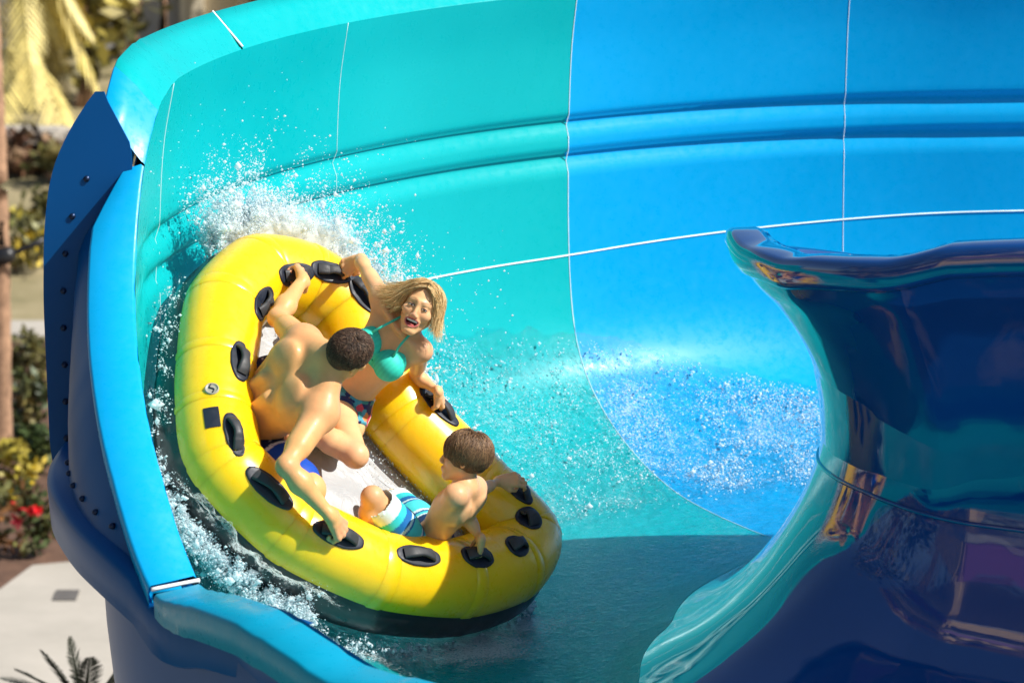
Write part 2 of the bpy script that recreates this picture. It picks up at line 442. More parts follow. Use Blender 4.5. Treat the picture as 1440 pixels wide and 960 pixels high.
# straight segments with soft mitres between them
sp = crspline(RC, NRC * SUB, closed=True)
pl = np.array([RC[i] + (RC[(i + 1) % NRC] - RC[i]) * (j / SUB) for i in range(NRC) for j in range(SUB)])
RPATH = .28 * sp + .72 * pl
ker = np.array([1, 2, 3, 2, 1.]) / 9
RPATH = sum(w * np.roll(RPATH, k - 2, 0) for k, w in enumerate(ker))
tan = np.roll(RPATH, -1, 0) - np.roll(RPATH, 1, 0); tan /= np.linalg.norm(tan, axis=1)[:, None]
tan = sum(w * np.roll(tan, k - 2, 0) for k, w in enumerate(ker)); tan /= np.linalg.norm(tan, axis=1)[:, None]
OUTW = np.cross(tan, RN); OUTW /= np.linalg.norm(OUTW, axis=1)[:, None]
if np.dot(OUTW[0], RPATH[0] - RC.mean(0)) < 0: OUTW = -OUTW
dist_seam = np.array([min(j, SUB - j) for i in range(NRC) for j in range(SUB)], float)
SEAMD = np.array([{3: .075, 4: .055, 0: .04}.get(((k + SUB // 2) // SUB) % NRC, .028) for k in range(NRC * SUB)])
PINCH = 1 - SEAMD * np.exp(-(dist_seam / 1.6) ** 2) + .008 * np.cos(dist_seam / SUB * 2 * np.pi + np.pi)
def tube_point(i, ang, extra=0.0):
    """ang 0 = outward, 90 = up (raft normal)"""
    return RPATH[i] + (RT * PINCH[i] + extra) * (math.cos(ang) * OUTW[i] + math.sin(ang) * RN)
A = np.linspace(0, 2 * np.pi, 40, endpoint=False)
inner_w = np.clip(-np.cos(A), 0, 1)
G = RPATH[:, None] + (RT * PINCH)[:, None, None] * (np.cos(A)[None, :, None] * OUTW[:, None] + np.sin(A)[None, :, None] * RN[None, None])
adopt(grid_obj('tube', G, M['yellow'], closed_u=True, closed_v=True), raft)
# black lower tube, a little outside and below
Gb = (RPATH - RN * .096 + OUTW * .036)[:, None] + (.134 * PINCH)[:, None, None] * (np.cos(A)[None, :, None] * OUTW[:, None] + np.sin(A)[None, :, None] * RN[None, None])
adopt(grid_obj('bumper_tube', Gb, M['black_rubber'], closed_u=True, closed_v=True), raft)
# welded seams: thin raised tapes round the yellow tube
for i in range(NRC):
    c = i * SUB; aa = np.linspace(R(-25), R(205), 40); P = []
    for dk, ex in ((-1.3, .0003), (-.9, .0036), (.9, .0036), (1.3, .0003)):
        k0 = int(math.floor(c + dk)) % len(RPATH); k1 = (k0 + 1) % len(RPATH); f = (c + dk) - math.floor(c + dk)
        P.append([(1 - f) * tube_point(k0, a, ex) + f * tube_point(k1, a, ex) for a in aa])
    o = adopt(grid_obj('seam_tape', np.array(P), M['yellow']), raft)
# white floor
ring_in = RPATH - RN * .10 - OUTW * .08; cfl = ring_in.mean(0); P = []
for s in np.linspace(1, 0.02, 26):
    q = cfl + (ring_in - cfl) * s
    P.append(q + RN[None] * (.012 * math.sin(s * 21) * np.cos(np.arange(len(q)) / len(q) * 2 * np.pi * 3)[:, None] * s))
adopt(grid_obj('floor', np.array(P), M['raft_floor'], closed_v=True, flip=True), raft)

def nearest_tube(p):
    i = int(np.argmin(np.linalg.norm(RPATH - p, axis=1))); return i

def tube_project(q, extra):
    d = np.linalg.norm(RPATH - q, axis=1); i = int(np.argmin(d))
    v = q - RPATH[i]; v = v - np.dot(v, tan[i]) * tan[i]; v /= np.linalg.norm(v)
    base = RPATH[i] + np.dot(q - RPATH[i], tan[i]) * tan[i]
    return base + v * (RT * PINCH[i] + extra), v

def tube_hit(px, py):
    d = ray(px, py); d = d / np.linalg.norm(d); best = None
    for s in np.linspace(12.5, 15.5, 900):
        q = CAM + d * s; dd = np.linalg.norm(RPATH - q, axis=1); i = int(np.argmin(dd))
        if dd[i] < RT * PINCH[i]: return tube_project(q, 0.0) + (i,)
    q = CAM + d * 14; return tube_project(q, 0) + (nearest_tube(q),)

def local_patch(p, nn, i, rot):
    t = tan[i] - np.dot(tan[i], nn) * nn; t /= np.linalg.norm(t); b = np.cross(nn, t)
    c, s = math.cos(R(rot)), math.sin(R(rot)); return c * t + s * b, -s * t + c * b

STRAPS = []
def handle(px, py, rot=0, L=.095, W=.046, lift=.024, strap=True):
    p, nn, i = tube_hit(px, py); t, b = local_patch(p, nn, i, rot)
    P = []
    for k, s in enumerate((1.0, .97, .90, .75, .5, .25, .04)):
        ex = (.0003, .0055, .0068, .0062, .006, .006, .006)[k]; row = []
        for a in np.linspace(0, 2 * np.pi, 30, endpoint=False):
            ca, sa = math.cos(a), math.sin(a); e = 2 / 3.4
            uu = L * math.copysign(abs(ca) ** e, ca) * s; vv = W * math.copysign(abs(sa) ** e, sa) * s * (1 - .42 * (abs(uu) / L) ** 1.5)
            row.append(tube_project(p + t * uu + b * vv, ex)[0])
        P.append(row)
    o = adopt(grid_obj('handle_pad', np.array(P), M['pad'], closed_v=True, flip=False), raft)
    if strap:
        n = 22; prof = []; w = W * .46; th = .0045
        cen = []
        for s in np.linspace(-1, 1, n):
            hgt = .007 + lift * (1 - abs(s) ** 2.4)
            cen.append(tube_project(p + t * (s * L * .66), hgt)[0])
        cen = np.array(cen); tt = np.gradient(cen, axis=0); tt /= np.linalg.norm(tt, axis=1)[:, None]
        for k in range(n):
            up = np.cross(tt[k], b); up /= np.linalg.norm(up)
            if np.dot(up, nn) < 0: up = -up
            ww = w * (1 - .25 * math.exp(-((k - n / 2) / 4.0) ** 2))
            prof.append([cen[k] + b * x * ww + up * y * th for x, y in ((-1, -1), (-.6, -1.2), (0, -1.3), (.6, -1.2), (1, -1), (1, 1), (.6, 1.5), (0, 1.7), (-.6, 1.5), (-1, 1))])
        so = grid_obj('strap', np.array(prof), M['strap'], closed_v=True); sub(so, o)
        STRAPS.append(cen[n // 2])
    return p, nn, t, b
for args in [(366, 428, 0), (413, 386, 12), (466, 383, 25), (512, 415, 10, .10, .05), (338, 508, 0), (330, 610, 0, .09, .04), (379, 686, 4, .105), (476, 752, 6, .105), (588, 781, 0, .10, .044),
             (670, 783, -6, .075, .05), (727, 767, -4, .055, .05), (744, 729, 50, .055, .055), (727, 688, 0, .075, .04), (617, 572, 0, .10, .042)]:
    handle(*args)
# printed label patch and inflation valve on the left tube
p, nn, i = tube_hit(298, 587); t, b = local_patch(p, nn, i, 0)
P = [[tube_project(p + t * u + b * v, .0025)[0] for u in np.linspace(-.044, .044, 8)] for v in np.linspace(-.028, .028, 6)]
adopt(grid_obj('label_patch', np.array(P), M['pad']), raft)
p, nn, i = tube_hit(298, 548); t, b = local_patch(p, nn, i, 20)
P = []
for s, ex in ((1, 0), (.98, .008), (.86, .010), (.80, .006), (.45, .006), (.02, .007)):
    P.append([p + (t * math.cos(a) + b * math.sin(a)) * .026 * s + nn * ex for a in np.linspace(0, 2 * np.pi, 28, endpoint=False)])
vo = adopt(grid_obj('valve', np.array(P), M['grey'], closed_v=True), raft)
q = [p + nn * .009 + t * (.019 * s) + b * (.006 * math.sin(s * 4)) for s in np.linspace(-1, 1, 12)]
so = tube('valve_emblem', q, .0022, M['pad'], nseg=6); sub(so, vo)
# ------------------------------------------------------------------ figures: smooth-blended body surfaces
def unit(v): v = V3(v); return v / (np.linalg.norm(v) + 1e-12)
VR = np.array([1.0, 0, 0]); VU = np.array([0, math.sin(PITCH), math.cos(PITCH)]); VT = -np.array([0, math.cos(PITCH), -math.sin(PITCH)])
def iv(x, up, toward): return unit(x * VR + up * VU + toward * VT)     # a direction as it is seen in the photograph
def on_sphere(px, py, A, L, near=True):
    d = ray(px, py); n = np.linalg.norm(d); d = d / n; oc = CAM - A; b = np.dot(oc, d); c = np.dot(oc, oc) - L * L; q = b * b - c
    if q < 0: return CAM + d * (-b)
    return CAM + d * (-b - math.sqrt(q) if near else -b + math.sqrt(q))
def mid_joint(px, py, A, L1, B, L2):
    d = ray(px, py); d = d / np.linalg.norm(d); s = np.linspace(12.5, 15.5, 3001); P = CAM + s[:, None] * d
    e = (np.linalg.norm(P - A, axis=1) - L1) ** 2 + (np.linalg.norm(P - B, axis=1) - L2) ** 2
    return P[np.argmin(e)]

class Body:
    def __init__(self): self.p = []
    def rc(self, a, b, r1, r2, k=.02, sub=False, flat=None):
        a, b = V3(a), V3(b); m = max(r1, r2) * (1 if flat is None else max(1, 1 / flat[1]))
        self.p.append(('rc', a, b, r1, r2, k, sub, flat, np.minimum(a, b) - m, np.maximum(a, b) + m))
    def chain(self, pts, rad, k=.02):
        for i in range(len(pts) - 1): self.rc(pts[i], pts[i + 1], rad[i], rad[i + 1], k)
    def ell(self, c, r, X=(1, 0, 0), Y=(0, 1, 0), Z=(0, 0, 1), k=.02, sub=False):
        c = V3(c); m = max(r); self.p.append(('el', c, V3(r), np.array([unit(X), unit(Y), unit(Z)]), None, k, sub, None, c - m, c + m))
    def sph(self, c, r, k=.015, sub=False): self.ell(c, (r, r, r), k=k, sub=sub)
    def bounds(self):
        return np.min([q[8] for q in self.p], 0), np.max([q[9] for q in self.p], 0)
    def field(self, h, lo=None, hi=None):
        if lo is None: lo, hi = self.bounds(); lo = lo - .03; hi = hi + .03
        n = np.ceil((hi - lo) / h).astype(int) + 1
        ax = [(lo[i] + h * np.arange(n[i])).astype(np.float32) for i in range(3)]
        D = np.full(tuple(n), .25, np.float32)
        for q in self.p:
            k = q[5]; m = k + 3 * h
            i0 = np.maximum(0, np.floor((q[8] - m - lo) / h).astype(int)); i1 = np.minimum(n, np.ceil((q[9] + m - lo) / h).astype(int) + 1)
            if (i1 <= i0).any(): continue
            x, y, z = ax[0][i0[0]:i1[0], None, None], ax[1][None, i0[1]:i1[1], None], ax[2][None, None, i0[2]:i1[2]]
            if q[0] == 'rc':
                a, b = q[1], q[2]; ba = b - a; l2 = float(np.dot(ba, ba)) + 1e-12
                px, py, pz = x - a[0], y - a[1], z - a[2]
                t = np.clip((px * ba[0] + py * ba[1] + pz * ba[2]) / l2, 0, 1)
                vx, vy, vz = px - t * ba[0], py - t * ba[1], pz - t * ba[2]
                if q[7] is not None:
                    fa, ff = unit(q[7][0]), q[7][1]; c = (vx * fa[0] + vy * fa[1] + vz * fa[2]) * (1 / ff - 1)
                    # thinner along fa by factor ff
                    vx, vy, vz = vx + c * fa[0], vy + c * fa[1], vz + c * fa[2]
                d = np.sqrt(vx * vx + vy * vy + vz * vz) - (q[3] + t * (q[4] - q[3]))
            else:
                c, r, Rm = q[1], q[2], q[3]; px, py, pz = x - c[0], y - c[1], z - c[2]
                u = [(px * Rm[i, 0] + py * Rm[i, 1] + pz * Rm[i, 2]) for i in range(3)]
                k0 = np.sqrt(sum((u[i] / r[i]) ** 2 for i in range(3))); k1 = np.sqrt(sum((u[i] / r[i] ** 2) ** 2 for i in range(3))) + 1e-9
                d = k0 * (k0 - 1) / k1
            S = D[i0[0]:i1[0], i0[1]:i1[1], i0[2]:i1[2]]
            if q[6]:
                d = -d; hh = np.maximum(k - np.abs(S - d), 0) / k; S[...] = np.maximum(S, d) + hh * hh * k * .25
            else:
                hh = np.maximum(k - np.abs(S - d), 0) / k; S[...] = np.minimum(S, d) - hh * hh * k * .25
        return D, lo, h

def surface_nets(D, lo, h):
    S = D < 0
    nx, ny, nz = D.shape
    cnt = np.zeros((nx - 1, ny - 1, nz - 1), np.int8)
    for a in (0, 1):
        for b in (0, 1):
            for c in (0, 1): cnt += S[a:nx - 1 + a, b:ny - 1 + b, c:nz - 1 + c]
    act = (cnt > 0) & (cnt < 8); I = np.argwhere(act); idx = np.full(act.shape, -1, np.int32); idx[act] = np.arange(len(I))
    acc = np.zeros((len(I), 3)); w = np.zeros(len(I))
    corners = [(a, b, c) for a in (0, 1) for b in (0, 1) for c in (0, 1)]
    val = {c: D[I[:, 0] + c[0], I[:, 1] + c[1], I[:, 2] + c[2]] for c in corners}
    for c in corners:
        for ax in range(3):
            if c[ax] == 0:
                e = list(c); e[ax] = 1; e = tuple(e); v0, v1 = val[c], val[e]; m = (v0 < 0) != (v1 < 0)
                t = np.where(m, v0 / (v0 - v1 + 1e-20), 0); p = np.tile(np.array(c, float), (len(I), 1)); p[:, ax] += t
                acc[m] += p[m]; w[m] += 1
    V = lo + h * (I + acc / w[:, None])
    F = []
    for ax in range(3):
        o1, o2 = [(1, 2), (2, 0), (0, 1)][ax]
        sl0 = [slice(None)] * 3; sl1 = [slice(None)] * 3; sl0[ax] = slice(0, -1); sl1[ax] = slice(1, None)
        ch = S[tuple(sl0)] != S[tuple(sl1)]; E = np.argwhere(ch)
        E = E[(E[:, o1] > 0) & (E[:, o2] > 0)]
        if not len(E): continue
        ok = (E[:, o1] < D.shape[o1] - 1) & (E[:, o2] < D.shape[o2] - 1); E = E[ok]
        ins = S[E[:, 0], E[:, 1], E[:, 2]]
        q = []
        for d1, d2 in ((-1, -1), (0, -1), (0, 0), (-1, 0)):
            c = E.copy(); c[:, o1] += d1; c[:, o2] += d2; q.append(idx[c[:, 0], c[:, 1], c[:, 2]])
        q = np.stack(q, 1); q[~ins] = q[~ins][:, ::-1]; F.append(q)
    F = np.vstack(F); F = F[(F >= 0).all(1)]
    return V, F

def sdf_mesh(name, D, lo, h, mat, parent, colfn=None):
    V, F = surface_nets(D, lo, h)
    o = fast_mesh(name, V, F, mat)
    if colfn is not None: set_col(o, colfn(V))
    if parent is not None: adopt(o, parent)
    return o

def set_col(o, c):
    at = o.data.color_attributes.new('Col', 'FLOAT_COLOR', 'POINT')
    c4 = np.ones((len(c), 4), np.float32); c4[:, :3] = c; at.data.foreach_set('color', c4.ravel())

def col_mat(name, rough=.45, sss=0.0, bscale=60, bstr=.1, bdist=.002, var=.06, vscale=25, spec=.5, coat=0.0, aniso=False):
    m, nt, b = mat_new(name); a = nt.nodes.new('ShaderNodeVertexColor'); a.layer_name = 'Col'
    p = nt.nodes.new('ShaderNodeTexCoord').outputs['Object']; n = noise(nt, vscale, 5, .6, p)
    r = ramp(nt, n.outputs[0], [(.3, (1 - var,) * 3), (.7, (1 + var,) * 3)])
    mx = nt.nodes.new('ShaderNodeMix'); mx.data_type = 'RGBA'; mx.blend_type = 'MULTIPLY'; mx.inputs[0].default_value = 1
    nt.links.new(a.outputs[0], mx.inputs[6]); nt.links.new(r.outputs[0], mx.inputs[7]); nt.links.new(mx.outputs[2], b.inputs['Base Color'])
    b.inputs['Roughness'].default_value = rough; b.inputs['Specular IOR Level'].default_value = spec; b.inputs['Coat Weight'].default_value = coat
    if sss:
        b.inputs['Subsurface Weight'].default_value = sss; b.inputs['Subsurface Radius'].default_value = (.010, .004, .002); b.inputs['Subsurface Scale'].default_value = 1.0
    n2 = noise(nt, bscale, 4, .6, p); bump(nt, b, n2.outputs[0], bstr, bdist); return m
M['skin'] = col_mat('skin', .42, .06, 70, .22, .002, .12, 11, .28, .04)
M['hair'] = col_mat('hair', .52, 0, 200, .0, .001, .2, 60, .5)
M['cloth'] = col_mat('swim_fabric', .6, 0, 220, .2, .001, .06, 40, .3)
M['eye'] = simple('eye_white', (.82, .80, .78), .12, .02, bmp=0)
M['iris'] = simple('iris', (.05, .03, .02), .1, bmp=0)
M['teeth'] = simple('teeth', (.82, .80, .75), .2, .03, bmp=0)

def skin_paint(base, spots, redness=.0, seed=0):
    """spots: (center, radius, colour, weight)"""
    base = np.array(base)
    def f(V):
        c = np.tile(base, (len(V), 1))
        for s in spots:
            ctr, rad, col, w = s[:4]
            if len(s) > 4:
                X = s[4]; d = (V - ctr) @ X.T / np.array(rad); d = np.sqrt((d ** 2).sum(1))
            else: d = np.linalg.norm(V - ctr, axis=1) / rad
            a = (w * np.clip(1.6 - 1.6 * d, 0, 1) ** .8).clip(0, 1)[:, None] if w <= 1 else (np.clip((1.0 - d) * 6, 0, 1))[:, None]
            c = c * (1 - a) + np.array(col) * a
        return c
    return f

def hand(B, W, D, Nb, side, s=1.0, curl=(55, 70, 40), spread=.0, thumb=1.0):
    """W wrist, D towards the knuckles, Nb out of the back of the hand, side +1 when the thumb lies on D x Nb's side"""
    D = unit(D); Nb = unit(Nb - np.dot(Nb, D) * D); X = np.cross(D, Nb) * side
    def P(x, y, z): return W + s * (x * X + y * D + z * Nb)
    kn = [(.032, .082, 0), (.011, .088, .004), (-.010, .084, .003), (-.029, .075, -.002)]; ln = [(.040, .025, .020), (.044, .028, .021), (.041, .026, .021), (.033, .020, .018)]
    B.rc(P(0.004, -.01, 0), P(.0, .02, 0), .026 * s, .027 * s, .015, flat=(Nb, .75))
    for i, (x, y, z) in enumerate(kn):
        B.rc(P(x * .55, .022, 0), P(x, y - .006, z), .0150 * s, .0115 * s, .007)
        p = P(x, y, z); ang = 0; c = [a + 6 * (i - 1) for a in curl]
        B.sph(p + s * .002 * Nb, .0125 * s, .005)
        for j in range(3):
            ang += R(c[j]); d = math.cos(ang) * D - math.sin(ang) * Nb + X * spread * (1.5 - i) * .15
            q = p + unit(d) * ln[i][j] * s; r0 = (.0098, .0088, .0080, .0068)[j]; r1 = (.0088, .0080, .0068)[j]
            B.rc(p, q, r0 * s, r1 * s, .0045); p = q
    a, b, c, d = P(.022, .018, -.008), P(.046, .045, -.018), P(.040, .072, -.036), P(.022 + .02 * (1 - thumb), .088, -.046)
    B.rc(a, b, .0165 * s, .0125 * s, .012); B.rc(b, c, .0115 * s, .0100 * s, .006); B.rc(c, d, .0098 * s, .0078 * s, .005)

def arm(B, S, El, W, s=1.0, muscle=1.0):
    """upper arm and forearm with deltoid, biceps and forearm swell"""
    B.rc(S, El, .046 * s * muscle, .036 * s, .03)
    m = S + (El - S) * .45; B.rc(S + (El - S) * .15, S + (El - S) * .62, .050 * s * muscle, .043 * s * muscle, .03)
    B.sph(El, .033 * s, .015)
    B.rc(El, El + (W - El) * .32, .034 * s, .040 * s * muscle, .02); B.rc(El + (W - El) * .32, W, .039 * s * muscle, .0225 * s, .025)
    B.sph(S, .055 * s * muscle, .035)

def head(B, C, X, F, U, s=1.0, mouth='closed', male=False, child=False):
    def H(x, y, z): return C + s * (x * X + y * F + z * U)
    fr = dict(X=X, Y=F, Z=U)
    def e(x, y, z, r, k=.015, sub=False): B.ell(H(x, y, z), [q * s for q in r], k=k * s, sub=sub, **fr)
    e(0, -.014, .036, (.075, .095, .082), .02)
    e(0, .030, -.020, (.063, .064, .082), .03)
    jz = -.009 if mouth == 'open' else 0
    jw = .052 if male else .046
    for sx in (-1, 1):
        B.rc(H(sx * jw, .005, -.055), H(sx * .016, .072, -.104 + jz), .024 * s, .018 * s, .025 * s)
        e(sx * .043, .060, -.024, (.024, .022, .020), .02)
        B.rc(H(sx * .010, .087, .025), H(sx * .045, .071, .023), .0085 * s, .0075 * s, .018 * s)
        e(sx * .031, .099, .001, (.017, .013, .009), .014, True)
        e(sx * .031, .079, -.001, (.0165, .0125, .0125), .004)
        e(sx * .0115, .101, -.041, (.009, .010, .0075), .006)
        e(sx * .077, -.008, -.010, (.008, .019, .031), .008); e(sx * .083, -.014, -.006, (.006, .014, .024), .005); e(sx * .084, -.004, -.012, (.006, .009, .016), .004, True)
    B.rc(H(0, .089, .012), H(0, .106 if mouth == 'open' else .110, -.033), .0085 * s, (.0095 if mouth == 'open' else .0115) * s, .012 * s)
    e(0, .081, -.102 + jz, (.018, .015, .014) if not male else (.022, .016, .017), .015)
    if mouth == 'open':
        e(0, .078, -.070, (.036, .024, .030), .014)
        for sx in (-1, 1): e(sx * .041, .066, -.030, (.021, .018, .018), .02)
        e(0, .100, -.073, (.0300, .030, .0175), .006, True); e(0, .100, -.066, (.034, .028, .009), .006, True)
        pts = [H((.0365 - .006 * max(0, -math.sin(a))) * math.cos(a), .0975 - .019 * math.cos(a) ** 2, -.070 + (.0215 if math.sin(a) < 0 else .0125) * math.sin(a) + .011 * math.cos(a) ** 4) for a in np.linspace(0, 2 * np.pi, 17)]
        B.chain(pts, [.0030 * s] * 17, .004 * s)
    else:
        e(0, .080, -.070, (.030, .022, .022), .012)
        B.rc(H(-.020, .090, -.069), H(0, .101, -.066), .0045 * s, .0062 * s, .005 * s); B.rc(H(.020, .090, -.069), H(0, .101, -.066), .0045 * s, .0062 * s, .005 * s)
        B.rc(H(-.015, .091, -.076), H(.0, .098, -.078), .005 * s, .0068 * s, .005 * s); B.rc(H(.015, .091, -.076), H(.0, .098, -.078), .005 * s, .0068 * s, .005 * s)
    return H

def strands(name, lines, rad, col, parent, mat=None, taper=.25, seg=3, jitter=.25):
    """many tapered hair locks in one mesh; lines: list of (n,3)"""
    Vs, Fs, Cs = [], [], []; off = 0
    for li, L in enumerate(lines):
        L = np.asarray(L); n = len(L); prof = rad * RNG.uniform(.7, 1.25) * np.interp(np.linspace(0, 1, n), [0, .15, .6, 1], [.7, 1, .85, taper])
        G = sweep(L, prof, seg, up=unit(RNG.normal(size=3))); Vs.append(G.reshape(-1, 3)); Fs.append(grid_faces(n, seg, False, True) + off); off += n * seg
        c = np.array(col[RNG.integers(len(col))]) * RNG.uniform(1 - jitter, 1 + jitter)
        Cs.append(np.repeat((c[None] * np.interp(np.linspace(0, 1, n), [0, 1], [.85, 1.15])[:, None]), seg, 0))
    o = fast_mesh(name, np.vstack(Vs), np.vstack(Fs), mat or M['hair']); set_col(o, np.vstack(Cs)); return adopt(o, parent)

def cap_strands(H, s, n, length, crown, keep, flow_jit=.25, lift=.004, npt=7, r=(.078, .098, .085), c=(0, -.014, .036), droop=.5, spiky=False):
    """hair locks combed from the crown down over the skull; keep(x,y,z) says where roots may sit (head coordinates)"""
    out = []; cr = np.array(crown); r = np.array(r); c = np.array(c)
    while len(out) < n:
        d = unit(RNG.normal(size=3)); p = c + r * d
        if not keep(*p): continue
        L = length * RNG.uniform(.75, 1.15); q = p.copy(); line = []
        jit = RNG.normal(size=3) * flow_jit
        for k in range(npt):
            t = k / (npt - 1); nrm = unit((q - c) / r ** 2)
            line.append(H(*(q + nrm * (lift * (t ** .8 if spiky else math.sin(min(1, t * 1.6) * math.pi / 1.6)) + .001))))
            away = q - cr; away = away - np.dot(away, nrm) * nrm; f = unit(away) + np.array([0, 0, -droop]) + jit
            f = f - np.dot(f, nrm) * nrm
            q = q + unit(f) * L / (npt - 1)
            u = (q - c) / r; m = np.linalg.norm(u)
            if m < 1.0 or t < .55: q = c + r * u / m
        out.append(np.array(line))
    return out
# ------------------------------------------------------------------ the three riders
def ortho(a, b):
    b = unit(b); return unit(V3(a) - np.dot(a, b) * b)
def person(P, label): return empty('person', P, label, 'person', None)
def tube_n(px, py):
    p, nn, i = tube_hit(px, py); return p, nn, tan[i]

# ---- man, seen from behind
mP = J(343, 601, -.07); mN = J(461, 511, .42); mU = unit(mN - mP)
mSR = on_sphere(450, 580, mN, .180, True); mSL = on_sphere(426, 482, mN, .165, False)
mX = ortho(mSR - mSL, mU); mB = np.cross(mX, mU)
man = person(mP, 'shirtless man with short dark hair seen from behind, gripping handles in the raft')
b = Body()
def mt(x, bk, u): return mP + x * mX + bk * mB + u * mU
fr = dict(X=mX, Y=mB, Z=mU)
b.ell(mt(0, 0, .0), (.142, .108, .11), k=.05, **fr)
b.rc(mt(0, .0, .06), mt(0, .0, .24), .118, .126, .05, flat=(mB, .76))
b.ell(mt(0, -.005, .33), (.138, .100, .16), k=.04, **fr)
for sx, S in ((1, mSR), (-1, mSL)):
    b.rc(mt(sx * .080, .03, .14), mt(sx * .115, .030, .34), .040, .058, .05)
    b.rc(mN + mU * .02, S + mU * .01, .052, .050, .05)
    b.rc(mt(sx * .06, .05, .37), S, .050, .054, .05)
    b.rc(mt(sx * .12, .0, .30), S, .055, .052, .035)
    b.ell(mt(sx * .080, .088, .365), (.052, .026, .082), k=.025, X=unit(mX + sx * .25 * mU), Y=mB, Z=unit(mU - sx * .25 * mX))
    b.rc(mt(sx * .036, .092, .06), mt(sx * .040, .098, .27), .034, .030, .035)
b.rc(mt(0, .126, .0), mt(0, .132, .40), .018, .016, .032, sub=True)
for sx in (-1, 1): b.rc(mt(sx * .030, .132, .31), mt(sx * .105, .120, .285), .010, .006, .025, sub=True)
mHU = iv(.50, .62, .55); mHF = ortho(iv(.74, .12, -.66), mHU); mHX = np.cross(mHF, mHU)
mC = at_depth(490, 498, np.dot(mN - CAM, -VT) - .03)
b.rc(mN - mU * .05, mC - .04 * mHU - .01 * mHF, .058, .050, .03)
MS = .82
mH = head(b, mC, mHX, mHF, mHU, MS, male=True)
wR0, nR, tR = tube_n(474, 751); wR = wR0 + nR * .045 + unit(J(447, 722, .2) - wR0) * .085
eR = on_sphere(402, 655, mSR, .275, True)
arm(b, mSR, eR, wR, .92, 1.08)
hand(b, wR, unit(wR0 + nR * .03 - wR), nR + .1 * iv(-.2, .6, .3), -1, 1.10, (38, 88, 55))
wL0, nL, tL = tube_n(415, 385); wL = wL0 + nL * .05 + unit(J(412, 412, .22) - wL0) * .075
eL = mid_joint(390, 447, mSL, .27, wL, .24)
arm(b, mSL, eL, wL, .90, 1.02)
hand(b, wL, unit(wL0 + nL * .035 - wL), nL + .3 * VT, 1, 1.08, (38, 88, 55))
hipR, hipL = mt(.09, 0, -.01), mt(-.09, 0, -.01)
kR = J(434, 688, .10); aR = J(428, 735, -.06); kL = J(392, 523, .10); aL = J(440, 600, -.03)
for hp, kn, an in ((hipR, kR, aR), (hipL, kL, aL)):
    b.chain([hp, hp + (kn - hp) * .5, kn], [.088, .078, .056], .03); b.chain([kn, kn + (an - kn) * .35, an], [.053, .058, .036], .02); b.sph(kn, .056, .02)
    b.rc(an, an + ortho(kn - hp, RN) * .14, .036, .026, .02)
D, lo, h = b.field(.0055)
hairspot = [(mC - .016 * mHF + .040 * mHU, (.092, .108, .098), (.035, .018, .010), 2.0, np.array([mHX, mHF, mHU]))]
mskin = (.74, .385, .150)
body = sdf_mesh('body', D, lo, h, M['skin'], man, skin_paint(mskin, [
    (mSR, .16, (.64, .29, .16), .5), (mSL, .14, (.64, .29, .16), .5), (eR, .07, (.56, .25, .14), .5), (eL, .07, (.56, .25, .14), .5),
    (wR0 + nR * .03, .09, (.66, .30, .19), .6), (wL0 + nL * .03, .09, (.66, .30, .19), .6), (mt(0, .1, .1), .16, (.62, .32, .17), .5), (kR, .07, (.62, .28, .18), .6)]))
def man_keep(x, y, z):
    return z > (.052 if y > .05 else -.012 if y > -.02 else -.058) and y < .082
lines = cap_strands(mH, MS, 6000, .030, (0.012, -.035, .118), man_keep, .75, .014, 5, (.0755, .096, .083), droop=.15, spiky=True)
hs = strands('hair', lines, .0012, [(.17, .10, .056), (.11, .060, .034), (.060, .023, .012), (.060, .032, .016), (.030, .016, .009)], man, taper=.2)
cap = Body(); cap.ell(mH(0, -.014, .036), (.0762 * MS, .0962 * MS, .0832 * MS), mHX, mHF, mHU)
for zz in (0,): cap.ell(mH(0, -.056, -.018), (.050, .040, .036), mHX, mHF, mHU, k=.02)
Dc, loc, hc = cap.field(.006)
gx = np.meshgrid(*[loc[i] + hc * np.arange(Dc.shape[i]) for i in range(3)], indexing='ij'); rel = np.stack(gx, -1) - mC
yy = rel @ mHF; zz = rel @ mHU
cut = np.interp(yy, [-.1, -.03, .0, .05, .09], [-.050, -.046, -.005, .050, .062]) - zz
Dc = np.maximum(Dc, cut.astype(np.float32))
o = sdf_mesh('hair_base', Dc, loc, hc, M['hair'], man, lambda V: np.tile((.035, .018, .010), (len(V), 1)))
# board shorts
sh = Body(); sh.ell(mt(0, 0, .0), (.172, .132, .10), k=.04, **fr)
for hp, kn in ((hipR, kR), (hipL, kL)): sh.chain([hp, hp + (kn - hp) * .45, hp + (kn - hp) * .80], [.102, .098, .088], .04)
Ds, los, hss = sh.field(.008)
def short_col(V):
    c = np.tile((.004, .06, .40), (len(V), 1)); d = np.minimum(np.abs((V - kR) @ unit(hipR - kR) - .11), np.abs((V - kL) @ unit(hipL - kL) - .10))
    t = (V - kR) @ unit(hipR - kR); tl = np.linalg.norm(hipR - kR); c[t > .52 * tl] = (.008, .014, .06); m = np.abs(t - .52 * tl) < .008; c[m] = (.7, .72, .75); m = (np.abs(np.sin(V[:, 0] * 70 + V[:, 2] * 50)) < .10) & (t > .52 * tl); c[m] = (.35, .38, .45); return c
sdf_mesh('board_shorts', Ds, los, hss, M['cloth'], man, short_col)

